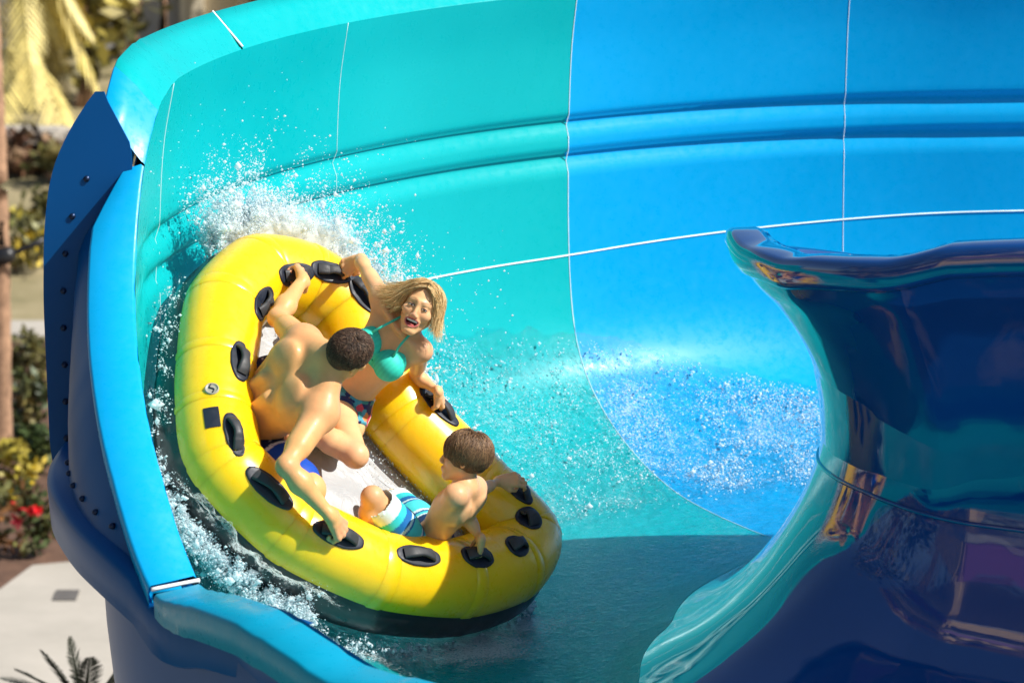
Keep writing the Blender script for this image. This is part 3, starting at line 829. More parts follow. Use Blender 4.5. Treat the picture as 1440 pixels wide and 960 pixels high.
# ---- woman, facing the camera and laughing
wP = J(478, 558, .03); wN = J(572, 459, .42); wU = unit(wN - wP)
wSR = at_depth(537, 419, np.dot(wN - CAM, -VT) + .02); wSL = at_depth(592, 493, np.dot(wN - CAM, -VT) + .00)
wX = ortho(wSR - wSL, wU); wB = np.cross(wX, wU)
woman = person(wP, 'laughing blonde woman in a turquoise bikini top, hair blowing, facing the camera')
w = Body()
def wt(x, bk, u): return wP + x * wX + bk * wB + u * wU
fw = dict(X=wX, Y=wB, Z=wU)
w.ell(wt(0, 0, .0), (.122, .090, .09), k=.04, **fw)
w.rc(wt(0, 0, .05), wt(0, 0, .20), .094, .092, .05, flat=(wB, .78))
w.ell(wt(0, .0, .28), (.104, .080, .13), k=.045, **fw)
for sx, S in ((1, wSR), (-1, wSL)):
    w.rc(wN + wU * .0, S, .028, .031, .04); w.rc(wt(sx * .060, .0, .30), S, .045, .030, .035)
    w.ell(wt(.050 if sx > 0 else -.066, -.082, .270 if sx > 0 else .278), (.052, .049, .052), k=.022, **fw)
    w.rc(wt(sx * .012, -.066, .395), S - wB * .02, .011, .013, .02)
wHU = iv(.40, .90, .10); wHF = ortho(iv(-.16, -.10, .97), wHU); wHX = np.cross(wHF, wHU)
wC = at_depth(592, 431, np.dot(wN - CAM, -VT) - .07)
w.rc(wN - wU * .02, wC - .045 * wHU - .012 * wHF, .041, .038, .025)
WS = .80
wH = head(w, wC, wHX, wHF, wHU, WS, mouth='open')
r0, rn, rt_ = tube_n(474, 384); ww = r0 + rn * .04 + unit(J(492, 374, .2) - r0) * .075
we = mid_joint(510, 371, wSR, .265, ww, .225); arm(w, wSR, we, ww, .64, .84)
hand(w, ww, unit(r0 + rn * .02 - ww), rn + .5 * VT, -1, .84, (32, 78, 50))
l0, ln_, lt_ = tube_n(617, 570); lw = l0 + ln_ * .04 + unit(J(603, 555, .2) - l0) * .070
le = mid_joint(584, 528, wSL, .265, lw, .225); arm(w, wSL, le, lw, .64, .84)
hand(w, lw, unit(l0 + ln_ * .02 - lw), ln_ + .4 * VT, 1, .84, (30, 75, 50))
whR, whL = wt(.070, 0, -.01), wt(-.070, 0, -.01)
wkR = J(500, 640, .13); waR = J(405, 585, .02)
wkL = J(484, 622, .0); waL = J(415, 590, -.05)
print('DIAG w', np.linalg.norm(wkR - wP), np.linalg.norm(waR - wkR), 'm', np.linalg.norm(wR - eR), np.linalg.norm(wL - eL), np.linalg.norm(eL - mSL))
for hp, kn, an in ((whR, wkR, waR), (whL, wkL, waL)):
    w.chain([hp, hp + (kn - hp) * .5, kn], [.068, .058, .043], .02); w.chain([kn, kn + (an - kn) * .35, an], [.043, .047, .030], .010); w.sph(kn, .047, .012)
    w.rc(an, an + ortho(kn - hp, RN) * .12, .032, .022, .02)
D, lo, h = w.field(.0036)
fX = np.array([wHX, wHF, wHU])
lip = (.50, .075, .065)
lip = (.60, .17, .15)
spots = [(wC + WS * (.096 * wHF - .072 * wHU), (.0400 * WS, .05, .0255 * WS), lip, 1.5, fX), (wC + WS * (.085 * wHF - .072 * wHU), (.0300 * WS, .045, .0170 * WS), (.10, .008, .010), 1.5, fX)]
for sx in (-1, 1):
    spots += [(wH(sx * .044, .075, -.028), .030, (.76, .36, .22), .35), (wH(sx * .031, .09, .003), (.0215 * WS, .03, .0090 * WS), (.30, .14, .085), .6, fX)]
    for q in np.linspace(0, 1, 6): spots.append((wH(sx * (.013 + .036 * q), .0965 - .016 * q, .026 + .010 * math.sin(q * 2.4)), .0078, (.34, .19, .09), .7))
wskin = skin_paint((.78, .44, .215), [(wSR, .12, (.68, .32, .19), .4), (wSL, .12, (.68, .32, .19), .4), (wkR, .07, (.68, .32, .20), .6), (wH(0, .112, -.036), .02, (.70, .30, .21), .5)] + spots)
sdf_mesh('body', D, lo, h, M['skin'], woman, wskin)
# eyes, teeth, tongue
for sx in (-1, 1):
    ey = Body(); ey.ell(wH(sx * .031, .0845, .0005), (.0112, .0080, .0036), wHX, wHF, wHU)
    De, loe, he = ey.field(.0011); eo = sdf_mesh('eye', De, loe, he, M['eye'], woman)
    ir = Body(); ir.ell(wH(sx * .031 - .001, .0895, .0005), (.0058, .0045, .0042), wHX, wHF, wHU); Di, loi, hi = ir.field(.0008); io = sdf_mesh('iris', Di, loi, hi, M['iris'], None); sub(io, eo)
    q = [wH(sx * .031 + .0165 * c, .0925 - .004 * c * c * sx * sx, .0055 - .004 * c * c) for c in np.linspace(-1, 1, 9)]
    adopt(tube('eyelashes', q, [.0006, .0012, .0016, .0018, .0018, .0018, .0016, .0012, .0006], M['iris'], nseg=5), woman)
for zc, sg, nm in ((-.0605, 1, 'upper_teeth'), (-.0885, -1, 'lower_teeth')):
    tb = Body()
    for k in range(-4, 5): tb.ell(wH(k * .0056, (.0915 if sg > 0 else .0850) - .0013 * k * k * .42, zc - sg * (.0008 * abs(k) * .4)), (.0031, .003, .0072 if sg > 0 else .004), wHX, wHF, wHU, k=.001)
    Dt, lot, ht = tb.field(.0013); sdf_mesh(nm, Dt, lot, ht, M['teeth'], woman)
tg = Body(); tg.ell(wH(0, .074, -.084), (.016, .018, .007), wHX, wHF, wHU); Dt, lot, ht = tg.field(.002)
sdf_mesh('tongue', Dt, lot, ht, M['cloth'], woman, lambda V: np.tile((.45, .09, .08), (len(V), 1)))
# bikini: the body's own surface pushed out inside two regions
def garment(D, lo, h, inside, off):
    G = np.meshgrid(*[lo[i] + h * np.arange(D.shape[i]) for i in range(3)], indexing='ij'); Q = np.stack(G, -1)
    return np.maximum(D - off, inside(Q).astype(np.float32))
nz = lambda Q: .0025 * np.sin(Q[..., 0] * 160 + Q[..., 2] * 90)
def top_region(Q):
    r = Q - wP; x, y, u = r @ wX, r @ wB, r @ wU
    cup = []
    for sx in (-1, 1):
        q = np.sqrt(((x - (.052 if sx > 0 else -.068)) / .062) ** 2 + ((y + .088) / .075) ** 2 + ((u - (.270 if sx > 0 else .278) - .25 * np.maximum(0, .03 - np.abs(x - sx * .075))) / .062) ** 2); cup.append((q - 1) * .055)
    band = np.abs(u - .236) - .013
    armd = np.minimum(*[np.linalg.norm(np.cross(Q - S, unit(E - S)), axis=-1) for S, E in ((wSR, we), (wSL, le))])
    band = np.maximum(band, .045 - armd)
    return np.maximum(np.minimum(np.minimum(*cup), band), np.maximum(y - .2, np.abs(x) - .15))
Dg = garment(D, lo, h, top_region, .0055)
tqc = (.035, .62, .47)
sdf_mesh('bikini_top', Dg, lo, h, M['cloth'], woman, lambda V: np.tile(tqc, (len(V), 1)) * (1 + .06 * np.sin(((V - wP) @ wX) * 420)[:, None]))
for sx in (-1, 1):
    A0, A1 = wt(sx * .058, -.108, .332), wN + wX * sx * .034 - wB * .028 + wU * .030
    mid = (A0 + A1) / 2 - wB * .030
    adopt(tube('halter_strap', crspline([A0, mid, A1, A1 + wB * .05 + wU * .01], 16), .0045, M['tq'] if 'tq' in M else M.setdefault('tq', simple('turquoise_fabric', tqc, .6)), nseg=8), woman)
def bot_region(Q):
    r = Q - wP; x, y, u = r @ wX, r @ wB, r @ wU
    return np.maximum(np.abs(u - .02 - .35 * np.maximum(0, np.abs(x) - .06)) - .058, np.linalg.norm(r, axis=-1) - .150)
Dg = garment(D, lo, h, bot_region, .006)
pal = np.array([(.7, .06, .10), (.05, .25, .25), (.85, .75, .70), (.02, .03, .12), (.75, .25, .08), (.08, .35, .45)])
def floral(V):
    pts = RNG.uniform(Dlo := V.min(0), V.max(0), (900, 3)); ids = RNG.integers(0, 6, 900); out = np.zeros((len(V), 3))
    for i in range(0, len(V), 4000):
        d = ((V[i:i + 4000, None] - pts[None]) ** 2).sum(-1); out[i:i + 4000] = pal[ids[d.argmin(1)]]
    return out
sdf_mesh('bikini_bottom', Dg, lo, h, M['cloth'], woman, floral)
# hair: guides in head coordinates (x towards her right ear), blown to her right
GL = [[(.0, .035, .122), (.045, .030, .112), (.085, .015, .082), (.130, .0, .045), (.180, -.02, .020), (.225, -.035, .004)],
      [(.0, .020, .124), (.055, .030, .104), (.092, .025, .060), (.130, .015, .015), (.170, .0, -.010), (.215, -.015, -.030)],
      [(.0, .055, .116), (.045, .062, .095), (.078, .045, .050), (.100, .030, .005), (.125, .02, -.035), (.155, .01, -.065)],
      [(.0, .0, .124), (.050, -.03, .110), (.090, -.04, .070), (.130, -.05, .020), (.170, -.06, -.02), (.200, -.07, -.06)],
      [(.0, -.03, .118), (.04, -.07, .09), (.07, -.09, .03), (.09, -.10, -.03), (.11, -.10, -.08), (.14, -.10, -.12)]]
GL += [[(.004, .074, .098), (.036, .075, .085), (.066, .058, .048), (.084, .04, .0), (.100, .03, -.04), (.125, .02, -.070)]]
GR = [[(-.0, .074, .098), (-.030, .078, .086), (-.060, .064, .055), (-.080, .048, .015), (-.090, .045, -.03), (-.100, .04, -.075)], [(-.0, .035, .122), (-.040, .045, .110), (-.070, .035, .075), (-.086, .03, .025), (-.098, .025, -.035), (-.142, .02, -.105)],
      [(-.0, .02, .124), (-.05, .02, .105), (-.082, .010, .060), (-.092, .015, .0), (-.095, .03, -.05), (-.100, .035, -.085)],
      [(-.0, .055, .116), (-.035, .070, .095), (-.066, .060, .060), (-.084, .045, .010), (-.088, .04, -.03), (-.082, .045, -.065)],
      [(-.0, -.02, .122), (-.05, -.04, .10), (-.085, -.05, .05), (-.095, -.05, -.01), (-.11, -.04, -.06), (-.13, -.03, -.11)]]
lines = []
for side, gs, n in ((1, GL, 2700), (-1, GR, 1900)):
    for k in range(n):
        a = RNG.uniform(0, len(gs) - 1.001); i = int(a); f = a - i; g = (1 - f) * np.array(gs[i]) + f * np.array(gs[i + 1])
        L = crspline(g, 16); t = np.linspace(0, 1, 16)[:, None]
        lay = RNG.uniform(-.006, .006); rad = unit(g[1]) * lay
        off = RNG.normal(size=3) * .011; wavy = np.sin(t * RNG.uniform(5, 11) + RNG.uniform(0, 6)) * .006 * t * RNG.normal(size=3)
        L = L + rad + off * t ** 1.0 + wavy + np.array([0, RNG.uniform(-.055, .02), 0]) * t
        stop = RNG.uniform(.62, 1.06); m = max(8, int(16 * min(stop, 1)))
        lines.append(np.array([wH(*q) for q in L[:m]]))
for k in range(110):   # loose flyaways
    g = np.array((GL + GR)[RNG.integers(11)]) + RNG.normal(size=(6, 3)) * np.linspace(0, .022, 6)[:, None]
    lines.append(np.array([wH(*q) for q in crspline(g, 14)]))
strands('hair', lines, .0009, [(.78, .54, .24), (.64, .41, .17), (.88, .68, .36), (.46, .28, .11), (.84, .61, .29)], woman, taper=.2, jitter=.15)

# ---- boy, sitting in the low end of the raft
bP = J(598, 768, .02); bN = J(655, 685, .335); bU = unit(bN - bP)
bSL = on_sphere(641, 697, bN, .105, True); bSR = at_depth(667, 686, np.dot(bN - CAM, -VT) + .075)
bX = ortho(bSR - bSL, bU); bB = np.cross(bX, bU)
boy = person(bP, 'boy with tousled brown hair and blue striped shorts in the low end of the raft')
c = Body()
def bt(x, bk, u): return bP + x * bX + bk * bB + u * bU
fb = dict(X=bX, Y=bB, Z=bU)
c.ell(bt(0, 0, .01), (.092, .074, .075), k=.035, **fb)
c.rc(bt(0, .0, .04), bt(0, .0, .16), .072, .076, .045, flat=(bB, .76))
c.ell(bt(0, .0, .225), (.086, .064, .11), k=.04, **fb)
for sx, S in ((1, bSR), (-1, bSL)):
    c.rc(bN + bU * .005, S, .034, .035, .035); c.rc(bt(sx * .06, .0, .24), S, .050, .036, .04)
    c.ell(bt(sx * .055, .062, .255), (.036, .016, .048), k=.025, **fb)
c.rc(bt(0, .10, .03), bt(0, .098, .28), .013, .011, .03, sub=True)
bHU = iv(.16, .97, .16); bHF = ortho(iv(-.95, .10, -.16), bHU); bHX = np.cross(bHF, bHU)
bC = at_depth(654, 643, np.dot(bN - CAM, -VT) - .02)
c.rc(bN - bU * .02, bC - .04 * bHU - .018 * bHF, .035, .033, .02)
BS = .75
bH = head(c, bC, bHX, bHF, bHU, BS, child=True)
h0, hn, ht_ = tube_n(671, 781); bw = h0 + hn * .035 + unit(J(667, 757, .22) - h0) * .055
be = mid_joint(660, 731, bSL, .20, bw, .17); arm(c, bSL, be, bw, .54, .80)
hand(c, bw, unit(h0 + hn * .02 + tan[nearest_tube(h0)] * 0 - bw), hn + .2 * VT, -1, .76, (34, 82, 50))
g0, gn, gt_ = tube_n(724, 681); bw2 = J(703, 675, .22)
be2 = mid_joint(680, 687, bSR, .20, bw2, .17); arm(c, bSR, be2, bw2, .54, .80)
hand(c, bw2, iv(1, .05, -.1), gn + .4 * VT, 1, .76, (35, 55, 35))
bhL, bhR = bt(-.062, 0, .0), bt(.062, 0, .0)
bkL = on_sphere(524, 699, bhL, .32, True); baL = J(515, 765, .0)
bkR = on_sphere(548, 700, bhR, .33, False); baR = J(500, 760, -.04)
baR = bkR + unit(J(515, 745, -.04) - bkR) * .29
for hp, kn, an in ((bhL, bkL, baL), (bhR, bkR, baR)):
    c.chain([hp, hp + (kn - hp) * .5, kn], [.060, .050, .039], .025); c.chain([kn, kn + (an - kn) * .35, an], [.037, .041, .027], .015); c.sph(kn + unit(kn - hp) * .004, .038, .012)
    c.rc(an, an + ortho(kn - hp, RN) * .09, .028, .020, .015)
D, lo, h = c.field(.0045)
spots = [(bSL, .10, (.66, .34, .20), .5), (bSR, .10, (.66, .34, .20), .5), (bkL, .06, (.62, .30, .19), .6), (be, .05, (.6, .3, .19), .5), (bH(.0, .10, -.07), .018, (.5, .16, .13), .7), (bH(.043, .06, -.03), .03, (.68, .30, .21), .5), (bH(-.043, .06, -.03), .03, (.68, .30, .21), .5),
         (bH(-.083, -.01, -.01), .022, (.66, .26, .18), .5)]
for sx in (-1, 1): spots += [(bH(sx * .031, .088, .003), .012, (.10, .05, .035), .8), (bH(sx * .030, .084, .026), .012, (.12, .06, .03), .6)]
sdf_mesh('body', D, lo, h, M['skin'], boy, skin_paint((.70, .39, .180), spots))
def boy_keep(x, y, z):
    return (z > .045 if y > .055 else z > .01 if (y > .015 and abs(x) > .05) else z > -.058) and y < .09
lines = cap_strands(bH, BS, 6000, .105, (.010, -.030, .120), boy_keep, .62, .020, 8, (.080, .101, .088), droop=.75)
strands('hair', lines, .0012, [(.13, .066, .030), (.085, .042, .019), (.19, .10, .046), (.27, .155, .07)], boy, taper=.2)
cap = Body(); cap.ell(bH(0, -.016, .038), (.0795 * BS, .0995 * BS, .0865 * BS), bHX, bHF, bHU); cap.ell(bH(0, -.062, -.020), (.060 * BS, .048 * BS, .048 * BS), bHX, bHF, bHU, k=.02)
Dc, loc, hc = cap.field(.006)
gx = np.meshgrid(*[loc[i] + hc * np.arange(Dc.shape[i]) for i in range(3)], indexing='ij'); rel = (np.stack(gx, -1) - bC) / BS
cut = (np.interp(rel @ bHF, [-.1, -.03, .0, .05, .09], [-.066, -.060, -.010, .040, .050]) - rel @ bHU) * BS
Dc = np.maximum(Dc, cut.astype(np.float32))
sdf_mesh('hair_base', Dc, loc, hc, M['hair'], boy, lambda V: np.tile((.055, .028, .013), (len(V), 1)))
sh = Body(); sh.ell(bt(0, 0, -.01), (.104, .086, .072), k=.035, **fb)
for hp, kn in ((bhL, bkL), (bhR, bkR)): sh.chain([hp, hp + (kn - hp) * .45, hp + (kn - hp) * .82], [.076, .074, .068], .03)
for hp, kn in ((bhL, bkL), (bhR, bkR)): sh.rc(hp + (kn - hp) * .86, hp + (kn - hp) * .97, .060, .056, .006, sub=True)
Ds, los, hss = sh.field(.005)
def boy_short(V):
    dl = np.linalg.norm(np.cross(V - bkL, unit(bhL - bkL)), axis=1); dr = np.linalg.norm(np.cross(V - bkR, unit(bhR - bkR)), axis=1)
    t = np.where(dl < dr, (V - bkL) @ unit(bhL - bkL), (V - bkR) @ unit(bhR - bkR)); left = dl < dr
    c = np.tile((.02, .40, .50), (len(V), 1))
    def st(a, bb, col): m = (t > a) & (t < bb); c[m] = col
    st(-1, .085, (.62, .74, .76)); st(.085, .118, (.03, .50, .56)); st(.118, .148, (.004, .12, .36)); st(.148, .158, (.45, .68, .72)); st(.158, .166, (.004, .12, .36)); st(.166, .225, (.05, .55, .60)); st(.225, .235, (.5, .7, .74)); st(.235, .243, (.01, .10, .28)); st(.243, .255, (.04, .5, .55))
    st(.255, .262, (.5, .7, .74)); st(.262, 1, (.006, .035, .11)); 
    return c
sdf_mesh('board_shorts', Ds, los, hss, M['cloth'], boy, boy_short)
# ------------------------------------------------------------------ water on the slide
from mathutils import noise as mnoise
def water_mat():
    m = bpy.data.materials.new('slide_water'); m.use_nodes = True; nt = m.node_tree; nt.nodes.clear()
    out = nt.nodes.new('ShaderNodeOutputMaterial'); p = geo_pos(nt)
    at = nt.nodes.new('ShaderNodeVertexColor'); at.layer_name = 'Foam'
    sep = nt.nodes.new('ShaderNodeSeparateColor'); nt.links.new(at.outputs[0], sep.inputs[0])
    tr = nt.nodes.new('ShaderNodeBsdfTransparent'); tr.inputs[0].default_value = (.84, .97, 1.0, 1)
    gl = nt.nodes.new('ShaderNodeBsdfGlossy'); gl.inputs['Roughness'].default_value = .08
    fr = nt.nodes.new('ShaderNodeFresnel'); fr.inputs[0].default_value = 1.16
    nA = noise(nt, 26, 6, .65, p, .8); nB = noise(nt, 85, 4, .6, p, .3)
    b1 = nt.nodes.new('ShaderNodeBump'); b1.inputs['Distance'].default_value = .025; nt.links.new(sep.outputs[1], b1.inputs['Strength']); nt.links.new(nA.outputs[0], b1.inputs['Height'])
    b2 = nt.nodes.new('ShaderNodeBump'); b2.inputs['Distance'].default_value = .006; nt.links.new(sep.outputs[1], b2.inputs['Strength']); nt.links.new(nB.outputs[0], b2.inputs['Height']); nt.links.new(b1.outputs[0], b2.inputs['Normal'])
    nt.links.new(b2.outputs[0], gl.inputs['Normal']); nt.links.new(b2.outputs[0], fr.inputs['Normal'])
    m1 = nt.nodes.new('ShaderNodeMixShader'); nt.links.new(fr.outputs[0], m1.inputs[0]); nt.links.new(tr.outputs[0], m1.inputs[1]); nt.links.new(gl.outputs[0], m1.inputs[2])
    # foam: bubbles where the noise passes a threshold set by the amount
    nC = noise(nt, 105, 5, .7, p, .5); nD = noise(nt, 8, 4, .6, p, .8)
    a1 = N(nt, 'ShaderNodeMath', operation='MULTIPLY_ADD'); a1.inputs[1].default_value = .32; nt.links.new(nD.outputs[0], a1.inputs[0]); nt.links.new(nC.outputs[0], a1.inputs[2])
    a2 = N(nt, 'ShaderNodeMath', operation='MULTIPLY_ADD'); a2.inputs[1].default_value = .62; nt.links.new(sep.outputs[0], a2.inputs[0]); nt.links.new(a1.outputs[0], a2.inputs[2])
    mr = nt.nodes.new('ShaderNodeMapRange'); mr.inputs['From Min'].default_value = .93; mr.inputs['From Max'].default_value = 1.13; mr.inputs['To Max'].default_value = .50
    nt.links.new(a2.outputs[0], mr.inputs['Value'])
    df = nt.nodes.new('ShaderNodeBsdfPrincipled'); df.inputs['Base Color'].default_value = (.80, .90, .93, 1); df.inputs['Roughness'].default_value = .35
    nt.links.new(b2.outputs[0], df.inputs['Normal'])
    m2 = nt.nodes.new('ShaderNodeMixShader'); nt.links.new(mr.outputs[0], m2.inputs[0]); nt.links.new(m1.outputs[0], m2.inputs[1]); nt.links.new(df.outputs[0], m2.inputs[2])
    nt.links.new(m2.outputs[0], out.inputs[0]); return m
M['water'] = water_mat()
OA = np.concatenate([[0], np.cumsum(np.linalg.norm(np.diff(OUT, axis=0), axis=1))])      # arc length of the outer profile
def wall_pt(th, s):
    """point and inward normal of the trough at arc length s (0 at r = 1.42) beyond which the wall climbs"""
    r = np.interp(s, OA, OUT[:, 0]); h = np.interp(s, OA, OUT[:, 1]); r2 = np.interp(s + .01, OA, OUT[:, 0]); h2 = np.interp(s + .01, OA, OUT[:, 1])
    t = np.array([r2 - r, h2 - h]); t /= np.linalg.norm(t) + 1e-9; nr, nh = -t[1], t[0]
    r = r + foot(th) * np.clip((2.6 - r) / (2.6 - 1.26), 0, 1) ** 1.3
    O, d = frame_at(th); return np.array([O[0] + r * d[0], O[1] + r * d[1], floor_z(th) + h]), np.array([nr * d[0], nr * d[1], nh])
K0 = int(np.argmin(OUT[:, 1])); S0 = float(OA[K0]); SL = 0.0
def s_of_h(h): return float(np.interp(h, OUT[K0:, 1], OA[K0:]))
T = np.arange(70, 300, .55); NS = 190; Pw = []; Fw = []
for t in T:
    top = s_of_h(max(.12, smooth_interp(t, [60, 88, 100, 108, 121, 135, 146, 160, 185, 205, 215, 320], [.16, .20, .24, .34, .56, .66, .74, .95, .9, .5, .2, .1])))
    top += .07 * mnoise.noise((t * .16, 3.1, 0)) + .035 * mnoise.noise((t * .7, 1.1, 0))
    row = []; fw = []
    for j in range(NS):
        s = SL + (top - SL) * j / (NS - 1); p, n = wall_pt(t, s); u = s / top
        q = p * 1.0
        rough = np.interp(s - S0, [0, .2, .36, .48, (top - S0) * .93, top - S0], [.55, .6, .7, 1, .9, .35])
        amp = .007 * rough * np.interp(t, [70, 150, 175, 320], [1, 1, .8, .6])
        dz = amp * (mnoise.noise(Vector(q * 9)) + .7 * mnoise.noise(Vector(q * 23)) + .35 * mnoise.noise(Vector(q * 55)))
        edge = min(1, (1 - u) * 14, j / 22)
        row.append(p + n * ((.016 + dz) * edge + .0015))
        foam = np.interp(s - S0, [0, .22, .34, .46, (top - S0) * .5 + .2, top - S0 - .06, top - S0], [.0, .05, .24, .62, .66, .50, .28])
        foam *= np.interp(t, [70, 121, 124, 150, 170, 195, 300], [.66, .66, .50, .58, .66, .60, .30])
        foam += .16 * mnoise.noise(Vector(q * 3.1)) 
        dr = np.linalg.norm(RPATH - p, axis=1).min()
        foam = max(foam, np.interp(dr, [.24, .34, .62], [.85, .45, 0]) * (1 + .5 * mnoise.noise(Vector(q * 4))))
        fw.append((max(0, min(1, foam)), np.interp(rough, [.2, .55, 1], [.14, .34, .75]), 0))
    Pw.append(row); Fw.append(fw)
wat = grid_obj('water', np.array(Pw), M['water'], flip=True); tag(wat, kind='structure')
at = wat.data.color_attributes.new('Foam', 'FLOAT_COLOR', 'POINT'); c4 = np.ones((len(T) * NS, 4), np.float32); c4[:, :3] = np.array(Fw).reshape(-1, 3); at.data.foreach_set('color', c4.ravel())

# ------------------------------------------------------------------ spray
def spray_mat():
    m, nt, b = mat_new('spray'); b.inputs['Base Color'].default_value = (.86, .95, 1.0, 1); b.inputs['Roughness'].default_value = .2
    tl = nt.nodes.new('ShaderNodeBsdfTranslucent'); tl.inputs[0].default_value = (.88, .97, 1.0, 1); tp = nt.nodes.new('ShaderNodeBsdfTransparent')
    m1 = nt.nodes.new('ShaderNodeMixShader'); m1.inputs[0].default_value = .5; m2 = nt.nodes.new('ShaderNodeMixShader'); m2.inputs[0].default_value = .12
    nt.links.new(b.outputs[0], m1.inputs[1]); nt.links.new(tl.outputs[0], m1.inputs[2]); nt.links.new(m1.outputs[0], m2.inputs[1]); nt.links.new(tp.outputs[0], m2.inputs[2])
    nt.links.new(m2.outputs[0], nt.nodes['Material Output'].inputs[0]); return m
M['spray'] = spray_mat()
bm = bmesh.new(); [bm.verts.new(v) for v in ((1,0,0),(-1,0,0),(0,1,0),(0,-1,0),(0,0,1),(0,0,-1))]; bm.verts.index_update(); bm.verts.ensure_lookup_table(); [bm.faces.new([bm.verts[i] for i in f]) for f in ((0,2,4),(2,1,4),(1,3,4),(3,0,4),(2,0,5),(1,2,5),(3,1,5),(0,3,5))]; ICO_V = np.array([v.co[:] for v in bm.verts]); ICO_F = np.array([[q.index for q in f.verts] for f in bm.faces]); bm.free()
def drops(name, P, rad, label, stretch=None):
    P = np.asarray(P); n = len(P); sc = np.asarray(rad)[:, None, None] * (1 + .35 * RNG.normal(size=(n, 1, 3))).clip(.5, 1.7)
    V = P[:, None] + ICO_V[None] * sc; F = ICO_F[None] + (np.arange(n) * len(ICO_V))[:, None, None]
    o = fast_mesh(name, V.reshape(-1, 3), F.reshape(-1, 3), M['spray']); return tag(o, label, 'splash', None, 'stuff')
G9 = np.array([0, 0, -9.8])
def jets(base_fn, dir_fn, njets, per, speed, tmax, spread, size, lat):
    P, S = [], []
    for _ in range(njets):
        b0 = base_fn(); d = dir_fn(b0) + RNG.normal(size=3) * spread; v = d * speed * RNG.uniform(.25, 1.0); tm = tmax * RNG.uniform(.3, 1)
        t = RNG.uniform(0, 1, per) ** .8 * tm; q = b0 + v[None] * t[:, None] + .5 * G9[None] * t[:, None] ** 2
        q += RNG.normal(size=(per, 3)) * (lat * (.3 + t / tmax))[:, None]
        P.append(q); S.append(size * RNG.lognormal(-.12, .75, per) * (1.15 - .6 * t / tmax).clip(.3))
    return np.vstack(P), np.hstack(S)
def path_pick(i0, i1, out=0.12, up=0.0):
    def f():
        i = int(RNG.integers(i0, i1)) % len(RPATH); return RPATH[i] + OUTW[i] * (RT + out * RNG.uniform(.2, 1)) - RN * RNG.uniform(.0, .10) + RN * up
    return f
def out_dir(up, o, n):
    def f(b0):
        i = nearest_tube(b0); return unit(OUTW[i] * o + RN * n + np.array([0, 0, up]))
    return f
P, S = [], []
def add(a): P.append(a[0]); S.append(a[1])
n0 = NRC * SUB
# the crest over the raft's high end
add(jets(path_pick(n0 - 3 * SUB - 8, n0 - 17, .10), out_dir(1.15, .5, .45), 900, 90, 2.7, .15, .30, .0017, .013))
add(jets(path_pick(n0 - 3 * SUB - 10, n0 - 15, .06), out_dir(.9, .6, .1), 320, 60, 1.3, .10, .4, .0018, .015))
add(jets(path_pick(n0 - 5 * SUB, n0 - 2 * SUB, .05), out_dir(.7, .5, .2), 170, 40, 1.8, .14, .35, .0024, .014))
# fine spray down the black side
add(jets(path_pick(0, 2 * SUB + 10, .05), out_dir(.5, .5, .2), 45, 26, .8, .12, .4, .0013, .02))
# churned water by the low corner and under the bow
add(jets(path_pick(3 * SUB - 4, 4 * SUB + 12, .07, -.11), out_dir(.8, .7, .2), 420, 60, 1.1, .12, .4, .0018, .014))
add(jets(path_pick(4 * SUB, 8 * SUB, .05, -.16), out_dir(.4, .8, .0), 180, 32, .6, .09, .4, .0022, .016))
# wash beside the long side behind the woman
add(jets(path_pick(9 * SUB, 12 * SUB, .16, -.06), out_dir(.7, .7, .1), 260, 40, 1.0, .12, .45, .0022, .02))
drops('splash', np.vstack(P), np.hstack(S), 'white spray and foam thrown up round the raft')
# scattered droplets caught in the air
lone = []
for _ in range(380):
    i = int(RNG.integers(n0 - 5 * SUB, n0 + 10)) % n0; lone.append(RPATH[i] + OUTW[i] * RNG.uniform(.1, .55) + RN * RNG.uniform(-.05, .35) + np.array([0, 0, RNG.uniform(-.05, .25)]))
drops('water_drops', lone, np.full(380, .0020) * RNG.lognormal(0, .4, 380), 'scattered water drops in the air beside the raft')
# a little water washing round the raft floor
P = []
for _ in range(1500):
    fi = RNG.uniform(9 * SUB - 6, 12 * SUB); i = int(fi); a = RNG.uniform(0, 1) ** 2
    P.append(RPATH[i % n0] + (RPATH[(i + 1) % n0] - RPATH[i % n0]) * (fi - i) - OUTW[i % n0] * (RT * .85 + .16 * a) - RN * (.085 - .02 * RNG.uniform()))
drops('floor_wash', P, .0017 * RNG.lognormal(0, .4, 1500), 'splashed water lying along the white raft floor')
